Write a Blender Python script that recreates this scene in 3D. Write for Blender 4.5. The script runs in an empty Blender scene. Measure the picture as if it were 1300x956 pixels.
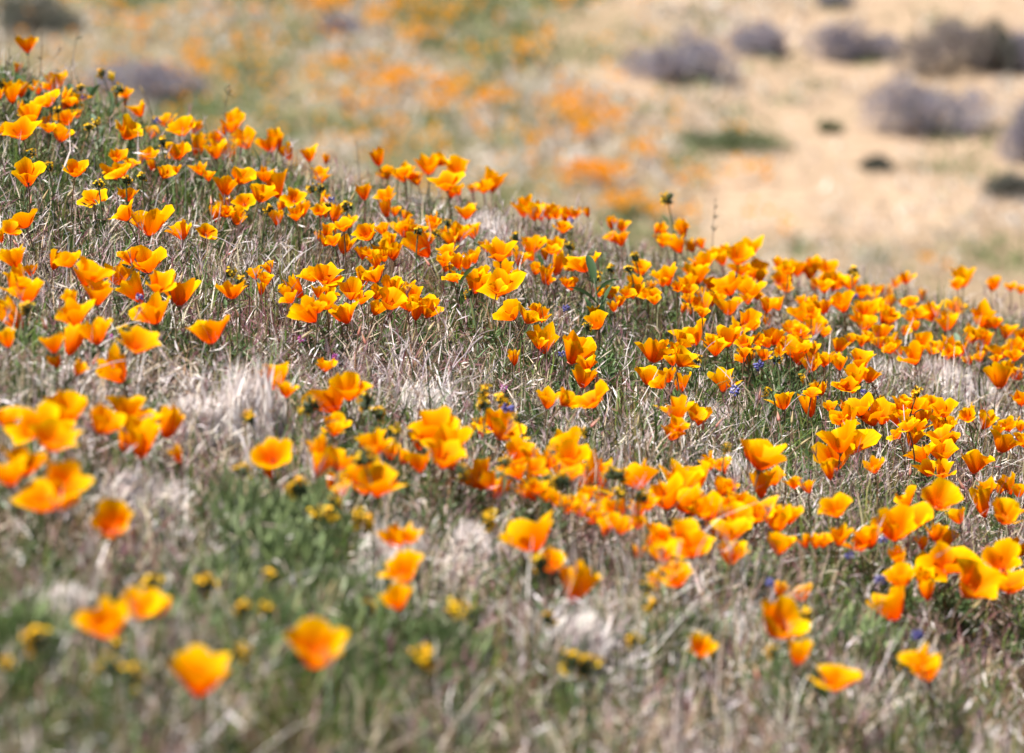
import bpy, math, random
import numpy as np
from mathutils import Vector, Matrix

# ------------------------------------------------------------------ camera, sky, sun, exposure
sc = bpy.context.scene
COL = sc.collection
CAM = Vector((0.0, 0.0, 0.97))
PITCH = -0.043
FOCAL, SENSOR = 200.0, 36.0
cd = bpy.data.cameras.new('camera')
cam = bpy.data.objects.new('camera', cd)
COL.objects.link(cam)
cam.location = CAM
cam.rotation_euler = (math.pi / 2 + PITCH, 0, 0)
cd.lens, cd.sensor_width, cd.sensor_fit = FOCAL, SENSOR, 'HORIZONTAL'
cd.clip_start, cd.clip_end = 0.1, 2000
cd.dof.use_dof = True
cd.dof.focus_distance = 7.7
cd.dof.aperture_fstop = 7.4
cd.dof.aperture_blades = 0
sc.camera = cam

SUN_EL, SUN_AZ = math.radians(60), math.radians(-118)      # azimuth from +Y, negative = left
to_sun = Vector((math.sin(SUN_AZ) * math.cos(SUN_EL), math.cos(SUN_AZ) * math.cos(SUN_EL), math.sin(SUN_EL)))
w = bpy.data.worlds.new('World')
sc.world = w
w.use_nodes = True
nt = w.node_tree
sky = nt.nodes.new('ShaderNodeTexSky')
sky.sky_type = 'NISHITA'
sky.sun_disc = False
sky.sun_elevation = SUN_EL
sky.sun_rotation = SUN_AZ
bg = nt.nodes['Background']
nt.links.new(sky.outputs[0], bg.inputs[0])
bg.inputs[1].default_value = 0.05
sd = bpy.data.lights.new('sun', 'SUN')
sd.energy = 5.0
sd.angle = math.radians(0.5)
sd.color = (1.0, 0.955, 0.88)
sun = bpy.data.objects.new('sun', sd)
COL.objects.link(sun)
sun.rotation_euler = to_sun.to_track_quat('Z', 'Y').to_euler()
vs = sc.view_settings
vs.view_transform, vs.look, vs.exposure, vs.gamma = 'Standard', 'None', 1.1, 1.0
sc.cycles.use_denoising = True
sc.cycles.max_bounces = 6
sc.cycles.diffuse_bounces = 4
sc.cycles.transmission_bounces = 6
sc.cycles.sample_clamp_indirect = 6.0

rng = np.random.default_rng(11)
random.seed(11)
K = SENSOR / FOCAL / 1300.0
CP, SP = math.cos(PITCH), math.sin(PITCH)


# ------------------------------------------------------------------ terrain
def sstep(a, b, t):
    t = np.clip((t - a) / (b - a), 0, 1)
    return t * t * (3 - 2 * t)


def vnoise(x, y, seed=0):
    """smooth value noise in [-1,1]"""
    x = np.asarray(x, float); y = np.asarray(y, float)
    xi = np.floor(x).astype(np.int64); yi = np.floor(y).astype(np.int64)
    fx = x - xi; fy = y - yi
    fx = fx * fx * (3 - 2 * fx); fy = fy * fy * (3 - 2 * fy)

    def h(i, j):
        n = (i * 374761393 + j * 668265263 + seed * 1442695041) & 0xffffffff
        n = ((n ^ (n >> 13)) * 1274126177) & 0xffffffff
        return ((n ^ (n >> 16)) & 0xffff) / 32767.5 - 1
    return (h(xi, yi) * (1 - fx) + h(xi + 1, yi) * fx) * (1 - fy) + (h(xi, yi + 1) * (1 - fx) + h(xi + 1, yi + 1) * fx) * fy


def T(x, y):
    x = np.asarray(x, float); y = np.asarray(y, float)
    near = 0.08 * y - 0.25 * 7 * np.tanh(x / 7)
    near = near + 0.012 * vnoise(x * 2.1, y * 1.3, 3) + 0.006 * vnoise(x * 6, y * 4, 4)
    near = near + 0.075 * np.exp(-((x + 1.0) / 0.38) ** 2) * sstep(8.3, 9.6, y)
    near = near + 0.03 * np.exp(-((x + 0.12) / 0.3) ** 2) * sstep(8.4, 9.6, y)
    yk = 8.75 + 0.75 * sstep(-0.1, 0.9, x)
    over = np.maximum(0, y - yk)
    near = near - 0.06 * over ** 2 / (1 + 0.04 * over)
    far = 0.24 + 0.22 * (np.minimum(y, 62) - 38) + 9 * np.tanh(np.maximum(0, y - 62) / 60)
    far = far + sstep(26, 40, y) * (0.10 * vnoise(x * 0.35, y * 0.3, 7) + 0.03 * vnoise(x * 1.4, y * 1.2, 8)) + 3 * sstep(60, 160, y) * vnoise(x / 60, y / 60, 9)
    d = near - far
    s = 0.5
    return far + s * np.log1p(np.exp(np.clip(d / s, -50, 50))) - s * math.log(2) * np.exp(-(d / s) ** 2) * 0


def ray(px, py):
    dx, dz = (px - 650) * K, (478 - py) * K
    return np.array([dx, CP - dz * SP, SP + dz * CP])


TS = np.arange(3.2, 60, 0.01)


def hit(px, py, hh=0.0, tmax=14.0):
    """first point on the pixel's ray that is hh above the ground"""
    d = ray(px, py)
    ts = TS[TS < tmax]
    g = CAM.z + d[2] * ts - T(d[0] * ts, d[1] * ts) - hh
    k = np.nonzero(g <= 0)[0]
    i = k[0] if len(k) else int(np.argmin(g[ts < 13.5]))
    t = ts[i]
    return np.array([d[0] * t, d[1] * t, CAM.z + d[2] * t]), t


def hit_far(px, py):
    d = ray(px, py)
    ts = np.arange(24, 75, 0.03)
    g = CAM.z + d[2] * ts - T(d[0] * ts, d[1] * ts)
    k = np.nonzero(g <= 0)[0]
    t = ts[k[0]] if len(k) else 55.0
    return np.array([d[0] * t, d[1] * t, CAM.z + d[2] * t]), t


def to_px(x, y, z):
    yy = y * CP + (z - CAM.z) * SP
    zz = -y * SP + (z - CAM.z) * CP
    return 650 + x / yy / K, 478 - zz / yy / K


# ------------------------------------------------------------------ mesh and object helpers
def mesh_np(name, V, tris, cols=None, uv=None, smooth=False):
    me = bpy.data.meshes.new(name)
    V = np.ascontiguousarray(V, np.float32); tris = np.ascontiguousarray(tris, np.int32)
    n = len(tris)
    me.vertices.add(len(V)); me.vertices.foreach_set('co', V.ravel())
    me.loops.add(n * 3); me.loops.foreach_set('vertex_index', tris.ravel())
    me.polygons.add(n)
    me.polygons.foreach_set('loop_start', np.arange(0, n * 3, 3, dtype=np.int32))
    me.polygons.foreach_set('loop_total', np.full(n, 3, np.int32))
    if smooth:
        me.polygons.foreach_set('use_smooth', np.ones(n, bool))
    if cols is not None:
        a = me.color_attributes.new('col', 'FLOAT_COLOR', 'POINT')
        c4 = np.ones((len(V), 4), np.float32); c4[:, :3] = cols
        a.data.foreach_set('color', c4.ravel())
    if uv is not None:
        l = me.uv_layers.new(name='uv')
        l.data.foreach_set('uv', np.ascontiguousarray(uv[tris.ravel()], np.float32).ravel())
    me.update()
    return me


def obj(name, me, mat, parent=None, loc=None):
    o = bpy.data.objects.new(name, me)
    if mat is not None and me is not None and not len(me.materials):
        me.materials.append(mat)
    COL.objects.link(o)
    if parent is not None:
        o.parent = parent
    if loc is not None:
        o.location = loc
    return o


def tag(o, label=None, cat=None, group=None, kind=None):
    if label: o['label'] = label
    if cat: o['category'] = cat
    if group: o['group'] = group
    if kind: o['kind'] = kind
    return o


def grid_tris(nu, nv):
    i, j = np.meshgrid(np.arange(nu), np.arange(nv), indexing='ij')
    a = (i * (nv + 1) + j).ravel(); b = a + 1; c = a + nv + 1; d = c + 1
    return np.concatenate([np.stack([a, c, d], 1), np.stack([a, d, b], 1)])


class Bag:
    """collects numpy pieces for one mesh"""
    def __init__(self): self.V, self.F, self.C, self.U, self.n = [], [], [], [], 0
    def add(self, V, F, C=None, U=None):
        V = np.asarray(V, float)
        self.V.append(V); self.F.append(np.asarray(F) + self.n); self.n += len(V)
        if C is not None: self.C.append(np.broadcast_to(np.asarray(C, float), (len(V), 3)))
        if U is not None: self.U.append(U)
    def mesh(self, name, smooth=False):
        return mesh_np(name, np.concatenate(self.V), np.concatenate(self.F), np.concatenate(self.C) if self.C else None,
                       np.concatenate(self.U) if self.U else None, smooth)


def tube(P, R, sides=5):
    P = np.asarray(P, float); n = len(P)
    R = np.broadcast_to(np.asarray(R, float), (n,))
    tan = np.gradient(P, axis=0); tan /= np.linalg.norm(tan, axis=1)[:, None] + 1e-9
    ref = np.array([0.31, 0.95, 0.05]) if abs(tan[0] @ np.array([0.31, 0.95, 0.05])) < .9 else np.array([1., 0, 0])
    a = np.cross(tan, ref); a /= np.linalg.norm(a, axis=1)[:, None]
    b = np.cross(tan, a)
    ang = np.arange(sides + 1) * 2 * math.pi / sides
    V = P[:, None] + R[:, None, None] * (a[:, None] * np.cos(ang)[None, :, None] + b[:, None] * np.sin(ang)[None, :, None])
    return V.reshape(-1, 3), grid_tris(n - 1, sides)


def bez(p0, p1, p2, n=6):
    t = np.linspace(0, 1, n)[:, None]
    p0, p1, p2 = map(np.asarray, (p0, p1, p2))
    return (1 - t) ** 2 * p0 + 2 * t * (1 - t) * p1 + t * t * p2


def lathe(prof, sides=8):
    ang = np.arange(sides + 1) * 2 * math.pi / sides
    prof = np.asarray(prof, float)
    V = np.stack([prof[:, 0][:, None] * np.cos(ang), prof[:, 0][:, None] * np.sin(ang), np.broadcast_to(prof[:, 1][:, None], (len(prof), sides + 1))], -1)
    return V.reshape(-1, 3), grid_tris(len(prof) - 1, sides)


BT = np.array([[0, 1, 3], [0, 3, 2], [2, 3, 5], [2, 5, 4], [4, 5, 6]])


def blades(P, h, wd, laz, lean, faz, cb, ct, kink=None):
    """P (N,3) roots; returns V, tris, colours for N bent tapering blades"""
    N = len(P)
    S = np.array([0, .38, .72, 1.0]); W = np.array([1, .95, .7, 0])
    L = np.stack([np.cos(laz), np.sin(laz)], 1)
    side = np.stack([np.cos(faz), np.sin(faz), np.zeros(N)], 1)
    V = np.zeros((N, 7, 3)); C = np.zeros((N, 7, 3)); q = 0
    for s, ww in zip(S, W):
        c = P.copy()
        off = lean * h * (0.25 * s + 0.75 * s * s)
        if kink is not None: off = off + kink * h * math.sin(s * 3.0) * .25
        c[:, :2] += L * off[:, None]
        c[:, 2] += h * s * (1 - 0.38 * np.minimum(lean, 1.6) * s)
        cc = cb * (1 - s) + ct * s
        if ww > 0:
            V[:, q] = c - side * (wd * ww * .5)[:, None]; V[:, q + 1] = c + side * (wd * ww * .5)[:, None]
            C[:, q] = cc; C[:, q + 1] = cc; q += 2
        else:
            V[:, q] = c; C[:, q] = cc
    F = (np.arange(N)[:, None, None] * 7 + BT[None]).reshape(-1, 3)
    return V.reshape(-1, 3), F, C.reshape(-1, 3), V[:, 6]


# ------------------------------------------------------------------ materials
def new_mat(name):
    m = bpy.data.materials.new(name); m.use_nodes = True
    n = m.node_tree.nodes; l = m.node_tree.links
    return m, n, l, n['Principled BSDF'], n['Material Output']


def leafy(name, trans=0.3, rough=0.55, spec=0.3, attr=True, color=None, noise=0.0, nscale=60):
    m, n, l, p, out = new_mat(name)
    if attr:
        a = n.new('ShaderNodeVertexColor'); a.layer_name = 'col'; csock = a.outputs[0]
    else:
        a = n.new('ShaderNodeRGB'); a.outputs[0].default_value = (*color, 1); csock = a.outputs[0]
    if noise:
        nz = n.new('ShaderNodeTexNoise'); nz.inputs['Scale'].default_value = nscale; nz.inputs['Detail'].default_value = 4
        g = n.new('ShaderNodeNewGeometry'); l.new(g.outputs['Position'], nz.inputs['Vector'])
        mr = n.new('ShaderNodeMapRange'); l.new(nz.outputs[0], mr.inputs[0])
        mr.inputs[1].default_value = .3; mr.inputs[2].default_value = .7
        mr.inputs[3].default_value = 1 - noise; mr.inputs[4].default_value = 1 + noise
        mx = n.new('ShaderNodeMix'); mx.data_type = 'RGBA'; mx.blend_type = 'MULTIPLY'; mx.inputs[0].default_value = 1
        cmb = n.new('ShaderNodeCombineColor')
        for k in range(3): l.new(mr.outputs[0], cmb.inputs[k])
        l.new(csock, mx.inputs[6]); l.new(cmb.outputs[0], mx.inputs[7]); csock = mx.outputs[2]
    l.new(csock, p.inputs['Base Color'])
    p.inputs['Roughness'].default_value = rough
    p.inputs['Specular IOR Level'].default_value = spec
    t = n.new('ShaderNodeBsdfTranslucent'); l.new(csock, t.inputs[0])
    mix = n.new('ShaderNodeMixShader'); mix.inputs[0].default_value = trans
    l.new(p.outputs[0], mix.inputs[1]); l.new(t.outputs[0], mix.inputs[2]); l.new(mix.outputs[0], out.inputs[0])
    return m


M_GRASS = leafy('grass_blades', .18, .5, .4)
M_LEAF = leafy('green_leaf', .3, .5, .35)
M_DRY = leafy('dry_straw', .22, .45, .5)
M_STEM = leafy('plant_stem', .1, .6, .3)
M_SHRUB = leafy('sage_shrub', .2, .8, .15)
M_YELLOW = leafy('fiddleneck_yellow', .3, .6, .2)
M_BUD = leafy('bud_skin', .15, .5, .35)


def petal_mat():
    m, n, l, p, out = new_mat('poppy_petal')
    uv = n.new('ShaderNodeUVMap'); uv.uv_map = 'uv'
    sep = n.new('ShaderNodeSeparateXYZ'); l.new(uv.outputs[0], sep.inputs[0])
    ramp = n.new('ShaderNodeValToRGB'); l.new(sep.outputs[0], ramp.inputs[0])
    e = ramp.color_ramp.elements
    e[0].position = 0.0; e[0].color = (0.78, 0.085, 0.001, 1)
    e[1].position = 1.0; e[1].color = (0.97, 0.60, 0.0, 1)
    x = e.new(0.35); x.color = (0.91, 0.18, 0.0, 1)
    x = e.new(0.8); x.color = (0.96, 0.43, 0.0, 1)
    # fine veins running from base to rim
    mp = n.new('ShaderNodeMapping'); l.new(uv.outputs[0], mp.inputs[0]); mp.inputs['Scale'].default_value = (1.2, 26, 1)
    oi = n.new('ShaderNodeObjectInfo')
    nz = n.new('ShaderNodeTexNoise'); nz.noise_dimensions = '4D'; nz.inputs['Scale'].default_value = 1.0; nz.inputs['Detail'].default_value = 3
    l.new(mp.outputs[0], nz.inputs['Vector'])
    m10 = n.new('ShaderNodeMath'); m10.operation = 'MULTIPLY'; m10.inputs[1].default_value = 40
    l.new(oi.outputs['Random'], m10.inputs[0]); l.new(m10.outputs[0], nz.inputs['W'])
    hsv = n.new('ShaderNodeHueSaturation')
    mr = n.new('ShaderNodeMapRange'); l.new(nz.outputs[0], mr.inputs[0])
    mr.inputs[1].default_value = .3; mr.inputs[2].default_value = .7; mr.inputs[3].default_value = .84; mr.inputs[4].default_value = 1.08
    l.new(mr.outputs[0], hsv.inputs['Value'])
    mh = n.new('ShaderNodeMapRange'); l.new(oi.outputs['Random'], mh.inputs[0])
    mh.inputs[3].default_value = .4915; mh.inputs[4].default_value = .507
    l.new(mh.outputs[0], hsv.inputs['Hue']); l.new(ramp.outputs[0], hsv.inputs['Color'])
    l.new(hsv.outputs[0], p.inputs['Base Color'])
    p.inputs['Roughness'].default_value = .6
    p.inputs['Specular IOR Level'].default_value = .03
    bp = n.new('ShaderNodeBump'); bp.inputs['Strength'].default_value = .35; bp.inputs['Distance'].default_value = .002
    l.new(nz.outputs[0], bp.inputs['Height']); l.new(bp.outputs[0], p.inputs['Normal'])
    tm = n.new('ShaderNodeMix'); tm.data_type = 'RGBA'; tm.blend_type = 'MULTIPLY'; tm.inputs[0].default_value = 1
    l.new(hsv.outputs[0], tm.inputs[6]); tm.inputs[7].default_value = (1.0, .76, .2, 1)
    t = n.new('ShaderNodeBsdfTranslucent'); l.new(tm.outputs[2], t.inputs[0]); l.new(bp.outputs[0], t.inputs[1])
    mix = n.new('ShaderNodeMixShader'); mix.inputs[0].default_value = .42
    l.new(p.outputs[0], mix.inputs[1]); l.new(t.outputs[0], mix.inputs[2]); l.new(mix.outputs[0], out.inputs[0])
    return m


M_PETAL = petal_mat()


def ground_mat():
    m, n, l, p, out = new_mat('hillside_soil')
    a = n.new('ShaderNodeVertexColor'); a.layer_name = 'col'
    g = n.new('ShaderNodeNewGeometry')
    nz = n.new('ShaderNodeTexNoise'); nz.inputs['Scale'].default_value = 9; nz.inputs['Detail'].default_value = 8; nz.inputs['Roughness'].default_value = .7
    l.new(g.outputs['Position'], nz.inputs['Vector'])
    ramp = n.new('ShaderNodeValToRGB'); l.new(nz.outputs[0], ramp.inputs[0])
    e = ramp.color_ramp.elements
    e[0].position = .3; e[0].color = (.55, .5, .45, 1); e[1].position = .7; e[1].color = (1.18, 1.15, 1.12, 1)
    mx = n.new('ShaderNodeMix'); mx.data_type = 'RGBA'; mx.blend_type = 'MULTIPLY'; mx.inputs[0].default_value = 1
    l.new(a.outputs[0], mx.inputs[6]); l.new(ramp.outputs[0], mx.inputs[7])
    l.new(mx.outputs[2], p.inputs['Base Color']); p.inputs['Roughness'].default_value = .95
    p.inputs['Specular IOR Level'].default_value = .1
    nb = n.new('ShaderNodeTexNoise'); nb.inputs['Scale'].default_value = 60; nb.inputs['Detail'].default_value = 6
    l.new(g.outputs['Position'], nb.inputs['Vector'])
    bp = n.new('ShaderNodeBump'); bp.inputs['Strength'].default_value = .6; bp.inputs['Distance'].default_value = .02
    l.new(nb.outputs[0], bp.inputs['Height']); l.new(bp.outputs[0], p.inputs['Normal'])
    return m


# ------------------------------------------------------------------ the ground sheet
def axis(*segs):
    out = []
    for a, b, n in segs: out += list(np.linspace(a, b, n, endpoint=False))
    return np.array(out + [segs[-1][1]])


xs = axis((-600, -60, 10), (-60, -9, 14), (-9, -2.5, 36), (-2.5, 2.5, 84), (2.5, 9, 36), (9, 60, 14), (60, 600, 10))
ys = axis((-300, -20, 8), (-20, 1, 14), (1, 12.5, 190), (12.5, 32, 40), (32, 56, 140), (56, 120, 32), (120, 900, 20))
X, Y = np.meshgrid(xs, ys, indexing='ij')
Z = T(X, Y)
VG = np.stack([X, Y, Z], -1).reshape(-1, 3)
x_, y_ = VG[:, 0], VG[:, 1]


def sandiness(x, y):
    """how bare the far slope is: bare to the right, covered to the left"""
    n = 0.55 * vnoise(x * .9, y * .45, 21) + 0.35 * vnoise(x * 2.4, y * 1.1, 22)
    return np.clip(sstep(.1, 1.5, x + 0.8 * n) + .35 * n * (x > .2), 0, 1)


sa = sandiness(x_, y_)[:, None]
far_col = np.array([.21, .18, .105]) * (1 - sa) + np.array([.40, .30, .215]) * sa
near_col = np.array([.07, .045, .028])
dk = np.clip(.55 * vnoise(x_ * .8, y_ * .7, 91) + .45 * vnoise(x_ * 2.2, y_ * 1.9, 92) + .9 * sstep(39.5, 36, y_) + .05, 0, 1)[:, None]
far_col = far_col * (1 - .75 * dk) + np.array([.24, .185, .12]) * .75 * dk
fm = sstep(16, 30, y_)[:, None]
gcol = near_col * (1 - fm) + far_col * fm
ground = obj('ground', mesh_np('ground', VG, grid_tris(len(xs) - 1, len(ys) - 1), gcol, None, True), ground_mat())
tag(ground, 'rolling hillside soil with a poppy slope and a bare sandy slope beyond', 'ground', kind='structure')

# ------------------------------------------------------------------ what the photograph shows, tile by tile (5x zooms): centre x, centre y, width, form
TILES = {
 (0, 30): "170 140 130 cd,355 370 140 c,300 490 150 o,435 485 90 tR,235 410 100 c,135 420 60 t,65 445 80 t,200 580 165 o,140 690 195 o,20 680 90 cL,420 610 110 cL,385 705 130 c,285 630 60 t,880 550 110 c,1050 620 105 cL,1150 670 160 o,1130 810 140 c,1255 780 90 t,1245 660 60 t,815 690 175 oR,740 850 115 o,945 835 100 c,730 475 40 t,965 690 50 t,795 490 35 t,5 435 35 t,115 280 40 t",
 (0, 204): "180 90 190 oL,480 65 145 oR,735 75 130 cd,1045 85 110 oR,965 30 45 t,595 245 150 f,810 220 110 cd,950 390 235 c,790 340 160 oL,1155 450 140 c,150 380 190 oLd,5 480 50 t,90 620 170 c,125 740 80 t,175 835 170 c,435 640 140 oL,560 730 250 o,750 730 170 c,820 610 150 oL,930 650 190 c,860 820 110 tL,1000 790 190 o,1140 840 220 c,620 850 180 c,455 880 110 c,1270 60 90 c,1310 460 110 fR",
 (0, 378): "65 115 115 tL,45 265 120 c,470 120 190 oL,605 230 165 c,340 295 140 cd,460 280 100 tR,975 95 210 c,1330 225 225 o,875 295 205 o,735 465 200 cL,425 715 215 c,35 770 140 c,230 820 230 o,810 715 195 cR,650 800 220 o,880 830 190 cd,1080 800 105 tR,360 405 50 t,500 455 50 t,100 850 130 c,395 845 130 c",
 (0, 552): "340 40 230 o,160 180 210 cd,60 255 215 o,410 310 250 oR,265 420 250 o,715 580 250 f,1130 125 60 t,890 45 120 t,795 40 80 t",
 (0, 696): "680 490 270 o,870 385 225 o,1010 380 150 cR,1270 830 340 o",
 (260, 30): "170 635 150 c,255 740 150 c,415 770 130 c,65 810 130 c,525 815 65 t,660 835 110 c,1095 850 75 t,770 860 40 t,90 710 50 t",
 (260, 204): "20 100 80 c,130 165 150 cd,235 110 150 oR,380 95 110 c,445 165 95 t,360 215 170 oR,250 265 120 f,145 305 90 tL,80 335 70 t,210 365 120 cR,570 240 130 f,735 95 120 c,480 295 35 t,580 345 100 c,460 360 60 t,755 255 60 t,735 320 60 t,825 335 70 t,775 445 90 c,735 480 50 t,800 505 40 t,880 420 120 o,885 540 70 t,1010 205 110 c,1150 85 100 c,1255 90 120 c,1155 230 125 o,1145 300 70 t,1205 325 70 c,1270 430 80 t,1030 470 140 oL,1130 440 90 c,1165 515 70 t,1005 590 50 t,1120 600 75 tR,1185 590 85 c,1085 640 60 t,1075 730 130 cL,1185 810 150 c,1280 850 110 c,765 740 180 o,720 835 90 c,795 800 110 c,930 835 140 c,570 815 90 tL,320 720 90 c,385 760 100 c,170 830 170 o,510 835 35 t,360 815 40 t",
 (260, 378): "660 100 190 cL,770 40 140 o,890 110 150 c,1180 30 190 o,1270 40 100 cL,768 435 105 c,435 525 160 cL,515 590 100 c,790 650 230 cLd,915 595 205 o,825 815 140 c",
 (260, 552): "425 140 190 f,400 230 60 t,730 100 80 tL,740 200 80 t,850 170 140 c,800 300 60 t,870 340 70 tL,1075 80 170 o,1180 110 110 c,1095 320 240 o,1210 660 80 tL",
 (260, 696): "1265 155 210 o,1225 330 150 c,700 660 340 o",
 (520, 204): "120 40 170 o,300 55 150 c,230 150 170 o,10 95 80 c,400 180 70 c,470 175 115 o,360 330 115 c,320 460 135 c,400 450 115 c,145 370 80 cL,140 420 110 c,260 500 60 t,65 530 120 tL,10 440 30 t,240 580 120 oL,300 640 110 cd,215 640 90 c,355 645 120 c,490 545 90 c,570 590 190 o,600 700 120 c,460 715 90 c,310 740 110 c,415 780 170 c,590 800 200 o,35 855 100 c,725 295 80 t,790 335 120 c,885 325 120 c,990 345 60 t,1055 330 40 t,975 430 110 o,770 545 140 c,700 620 60 t,925 555 120 c,860 600 40 t,800 690 90 c,945 660 90 tR,865 730 70 t,1105 655 200 o,1020 790 90 c,1285 490 80 c,1270 400 50 t,1275 850 90 c",
 (520, 378): "115 60 160 c,20 35 100 c,640 100 170 oL,760 130 150 oR,850 280 100 t,665 380 60 td,1055 340 220 cR,1120 420 120 c,1105 510 165 cd,1190 160 120 c,1170 95 50 t,880 650 150 c,990 650 150 oR,1155 650 205 o,160 830 235 o,600 840 220 o,460 820 75 t,800 70 40 t",
 (520, 552): "60 40 130 c,260 50 200 o,220 150 220 o,60 180 140 c,690 140 170 c,870 170 130 c,790 220 140 o,690 240 100 c,860 380 120 c,760 355 80 tL,1000 70 150 cL,1030 150 180 o,965 230 90 c,1140 290 150 tL,430 270 110 tL,500 290 70 t,575 340 80 tR,1070 425 110 c,1000 460 80 c,1160 510 150 c,1240 415 70 t,1270 550 90 c,770 650 300 o,890 820 140 c",
 (520, 696): "1070 240 130 tR",
 (780, 204): "45 415 90 c,35 500 110 c,430 430 70 td,270 435 40 t,310 510 105 c,400 540 125 c,490 545 95 c,570 640 130 c,660 590 130 c,790 610 190 o,900 710 140 c,800 690 110 cd,170 690 115 c,325 740 145 c,135 790 130 c,525 730 150 c,460 800 150 c,620 790 120 cd,720 800 160 c,860 830 140 c,1035 650 80 c,1060 770 125 f,1160 690 120 c,1100 695 50 t,1265 670 100 c,1240 710 60 t,1285 770 70 c,100 830 60 t,255 855 70 c,230 800 40 t,560 850 50 t",
 (780, 378): "35 25 85 c,255 15 70 c,440 65 40 t,545 50 130 c,480 80 40 t,725 60 140 c,615 10 60 t,845 10 80 c,970 55 115 c,1190 110 120 c,1260 70 130 c,1270 190 130 c,1190 20 70 c,840 160 150 c,965 145 50 t,495 240 175 c,710 255 165 c,640 320 130 c,255 350 180 cR,390 335 80 c,430 390 180 o,365 400 80 c,210 500 145 c,335 495 115 c,410 545 75 td,690 530 170 cf,1010 255 130 cd,840 310 110 c,920 280 90 c,1080 300 130 c,850 400 60 t,1130 330 140 c,1110 195 90 c,1195 230 80 c,1250 340 110 c,1250 430 130 c,1170 390 100 c,950 370 80 c,1070 660 130 c,1240 685 90 td,1275 575 50 t,395 720 195 o,510 745 130 oR,400 820 160 o",
 (780, 552): "935 150 255 o,925 320 90 td,1015 275 120 c,1140 310 90 c,600 200 80 c,690 200 60 t,690 340 120 c,780 410 100 c,140 270 190 cLd,430 290 230 o,320 400 240 o,450 430 220 o,590 480 170 c,650 430 100 c,760 530 170 o,900 500 190 o,1040 550 210 o,740 620 200 o,1050 700 150 c,500 720 190 o,430 640 180 o,740 760 160 c,300 760 120 c,260 690 110 c,150 560 100 c,40 590 100 c,250 610 90 c,30 470 70 t,150 470 70 t,370 850 90 c,1275 680 90 c,1215 675 40 t,150 750 50 t",
 (780, 696): "400 200 150 o,260 210 70 t,550 640 160 oR,1040 490 280 oR,1185 290 110 c,1050 260 50 t,1170 670 170 c",
 (1040, 204): "50 690 110 c,100 780 140 c,190 780 110 c,270 840 100 c,360 830 70 c,20 760 60 t,440 845 40 t,545 750 90 c,915 750 140 c,1115 780 90 c,1280 820 70 c,655 855 50 t",
 (1040, 378): "30 60 110 c,150 40 140 c,320 15 120 c,300 90 150 c,290 170 120 c,440 130 120 c,445 25 55 td,30 220 80 c,130 310 110 c,270 280 80 c,390 230 130 c,380 290 90 c,460 310 110 c,510 340 70 c,590 130 90 c,610 180 70 c,710 100 150 c,860 65 130 f,810 160 130 c,600 370 150 c,660 290 120 c,740 320 80 c,820 290 110 cd,810 370 70 c,890 330 120 c,950 395 80 c,980 240 130 c,1030 130 150 c,1110 160 80 c,1060 270 100 c,1190 220 110 c,1150 340 130 c,1250 310 110 c,1240 370 90 c,1120 390 70 c,1290 230 50 c,1150 510 180 c,1260 490 100 c,1280 640 100 c,30 400 100 c,125 420 100 c,265 400 160 o,230 490 140 c,320 500 120 cRd,190 570 120 f,20 580 50 t,180 770 170 c,255 700 170 o,400 745 170 c,160 690 60 c,520 690 100 c,600 700 120 c,660 690 110 c,535 760 100 c,790 720 160 o,600 830 150 c,650 780 130 c,770 820 140 c,820 790 50 t,950 750 110 cL,1060 790 130 cR,1200 810 110 c,1275 820 80 c,390 665 50 t",
 (1040, 552): "130 40 205 c,100 160 200 c,60 230 70 t,345 205 115 c,590 20 130 c,770 10 140 c,640 130 150 cL,780 120 160 c,690 220 150 c,780 230 130 c,985 180 180 c,1170 60 205 oRd,1275 20 70 c,1060 350 120 c,1030 435 110 td,1205 320 75 t,1265 360 95 c,1145 345 35 t,545 410 125 cL,765 420 210 o,880 520 120 c,1185 510 200 oR,110 475 170 o,570 550 220 o,480 600 250 o,320 660 140 c,260 690 120 c,130 655 125 c,20 680 90 c,500 775 110 c,740 630 110 cd,790 670 90 td,660 690 45 t,830 810 240 o,1160 820 200 oL,1230 700 80 c,1275 740 60 c",
 (1040, 696): "970 240 280 oR,1210 230 200 o,520 190 180 o,650 190 130 c,680 270 70 t,450 375 215 cL,635 710 180 oL,680 790 150 c,105 840 220 o",
}


def parse(tiles):
    out = []
    for (ox, oy), s in tiles.items():
        for e in s.split(','):
            u, v, wd, k = e.split()
            out.append((ox + float(u) / 5, oy + float(v) / 5, float(wd) / 5, k))
    return out


# ------------------------------------------------------------------ poppies
NU, NV = 6, 6
PT = grid_tris(NU, NV)
GU, GV = np.meshgrid(np.linspace(0, 1, NU + 1), np.linspace(-1, 1, NV + 1), indexing='ij')
PUV = np.stack([GU.ravel(), GV.ravel() * .5 + .5], 1)
PLEN = 0.034


def profile(tb, tm, tr):
    """bowl profile: angle from the axis at the base, the wall and the rim"""
    s = np.linspace(0, 1.15, 30)
    th = tm + (tb - tm) * np.maximum(0, 1 - s / .42) ** 1.3 + (tr - tm) * np.clip((s - .5) / .5, 0, 1.4) ** 1.4
    rr = np.concatenate([[0], np.cumsum(np.sin(th[:-1]) * np.diff(s))])
    zz = np.concatenate([[0], np.cumsum(np.cos(th[:-1]) * np.diff(s))])
    return s, rr, zz


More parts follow.
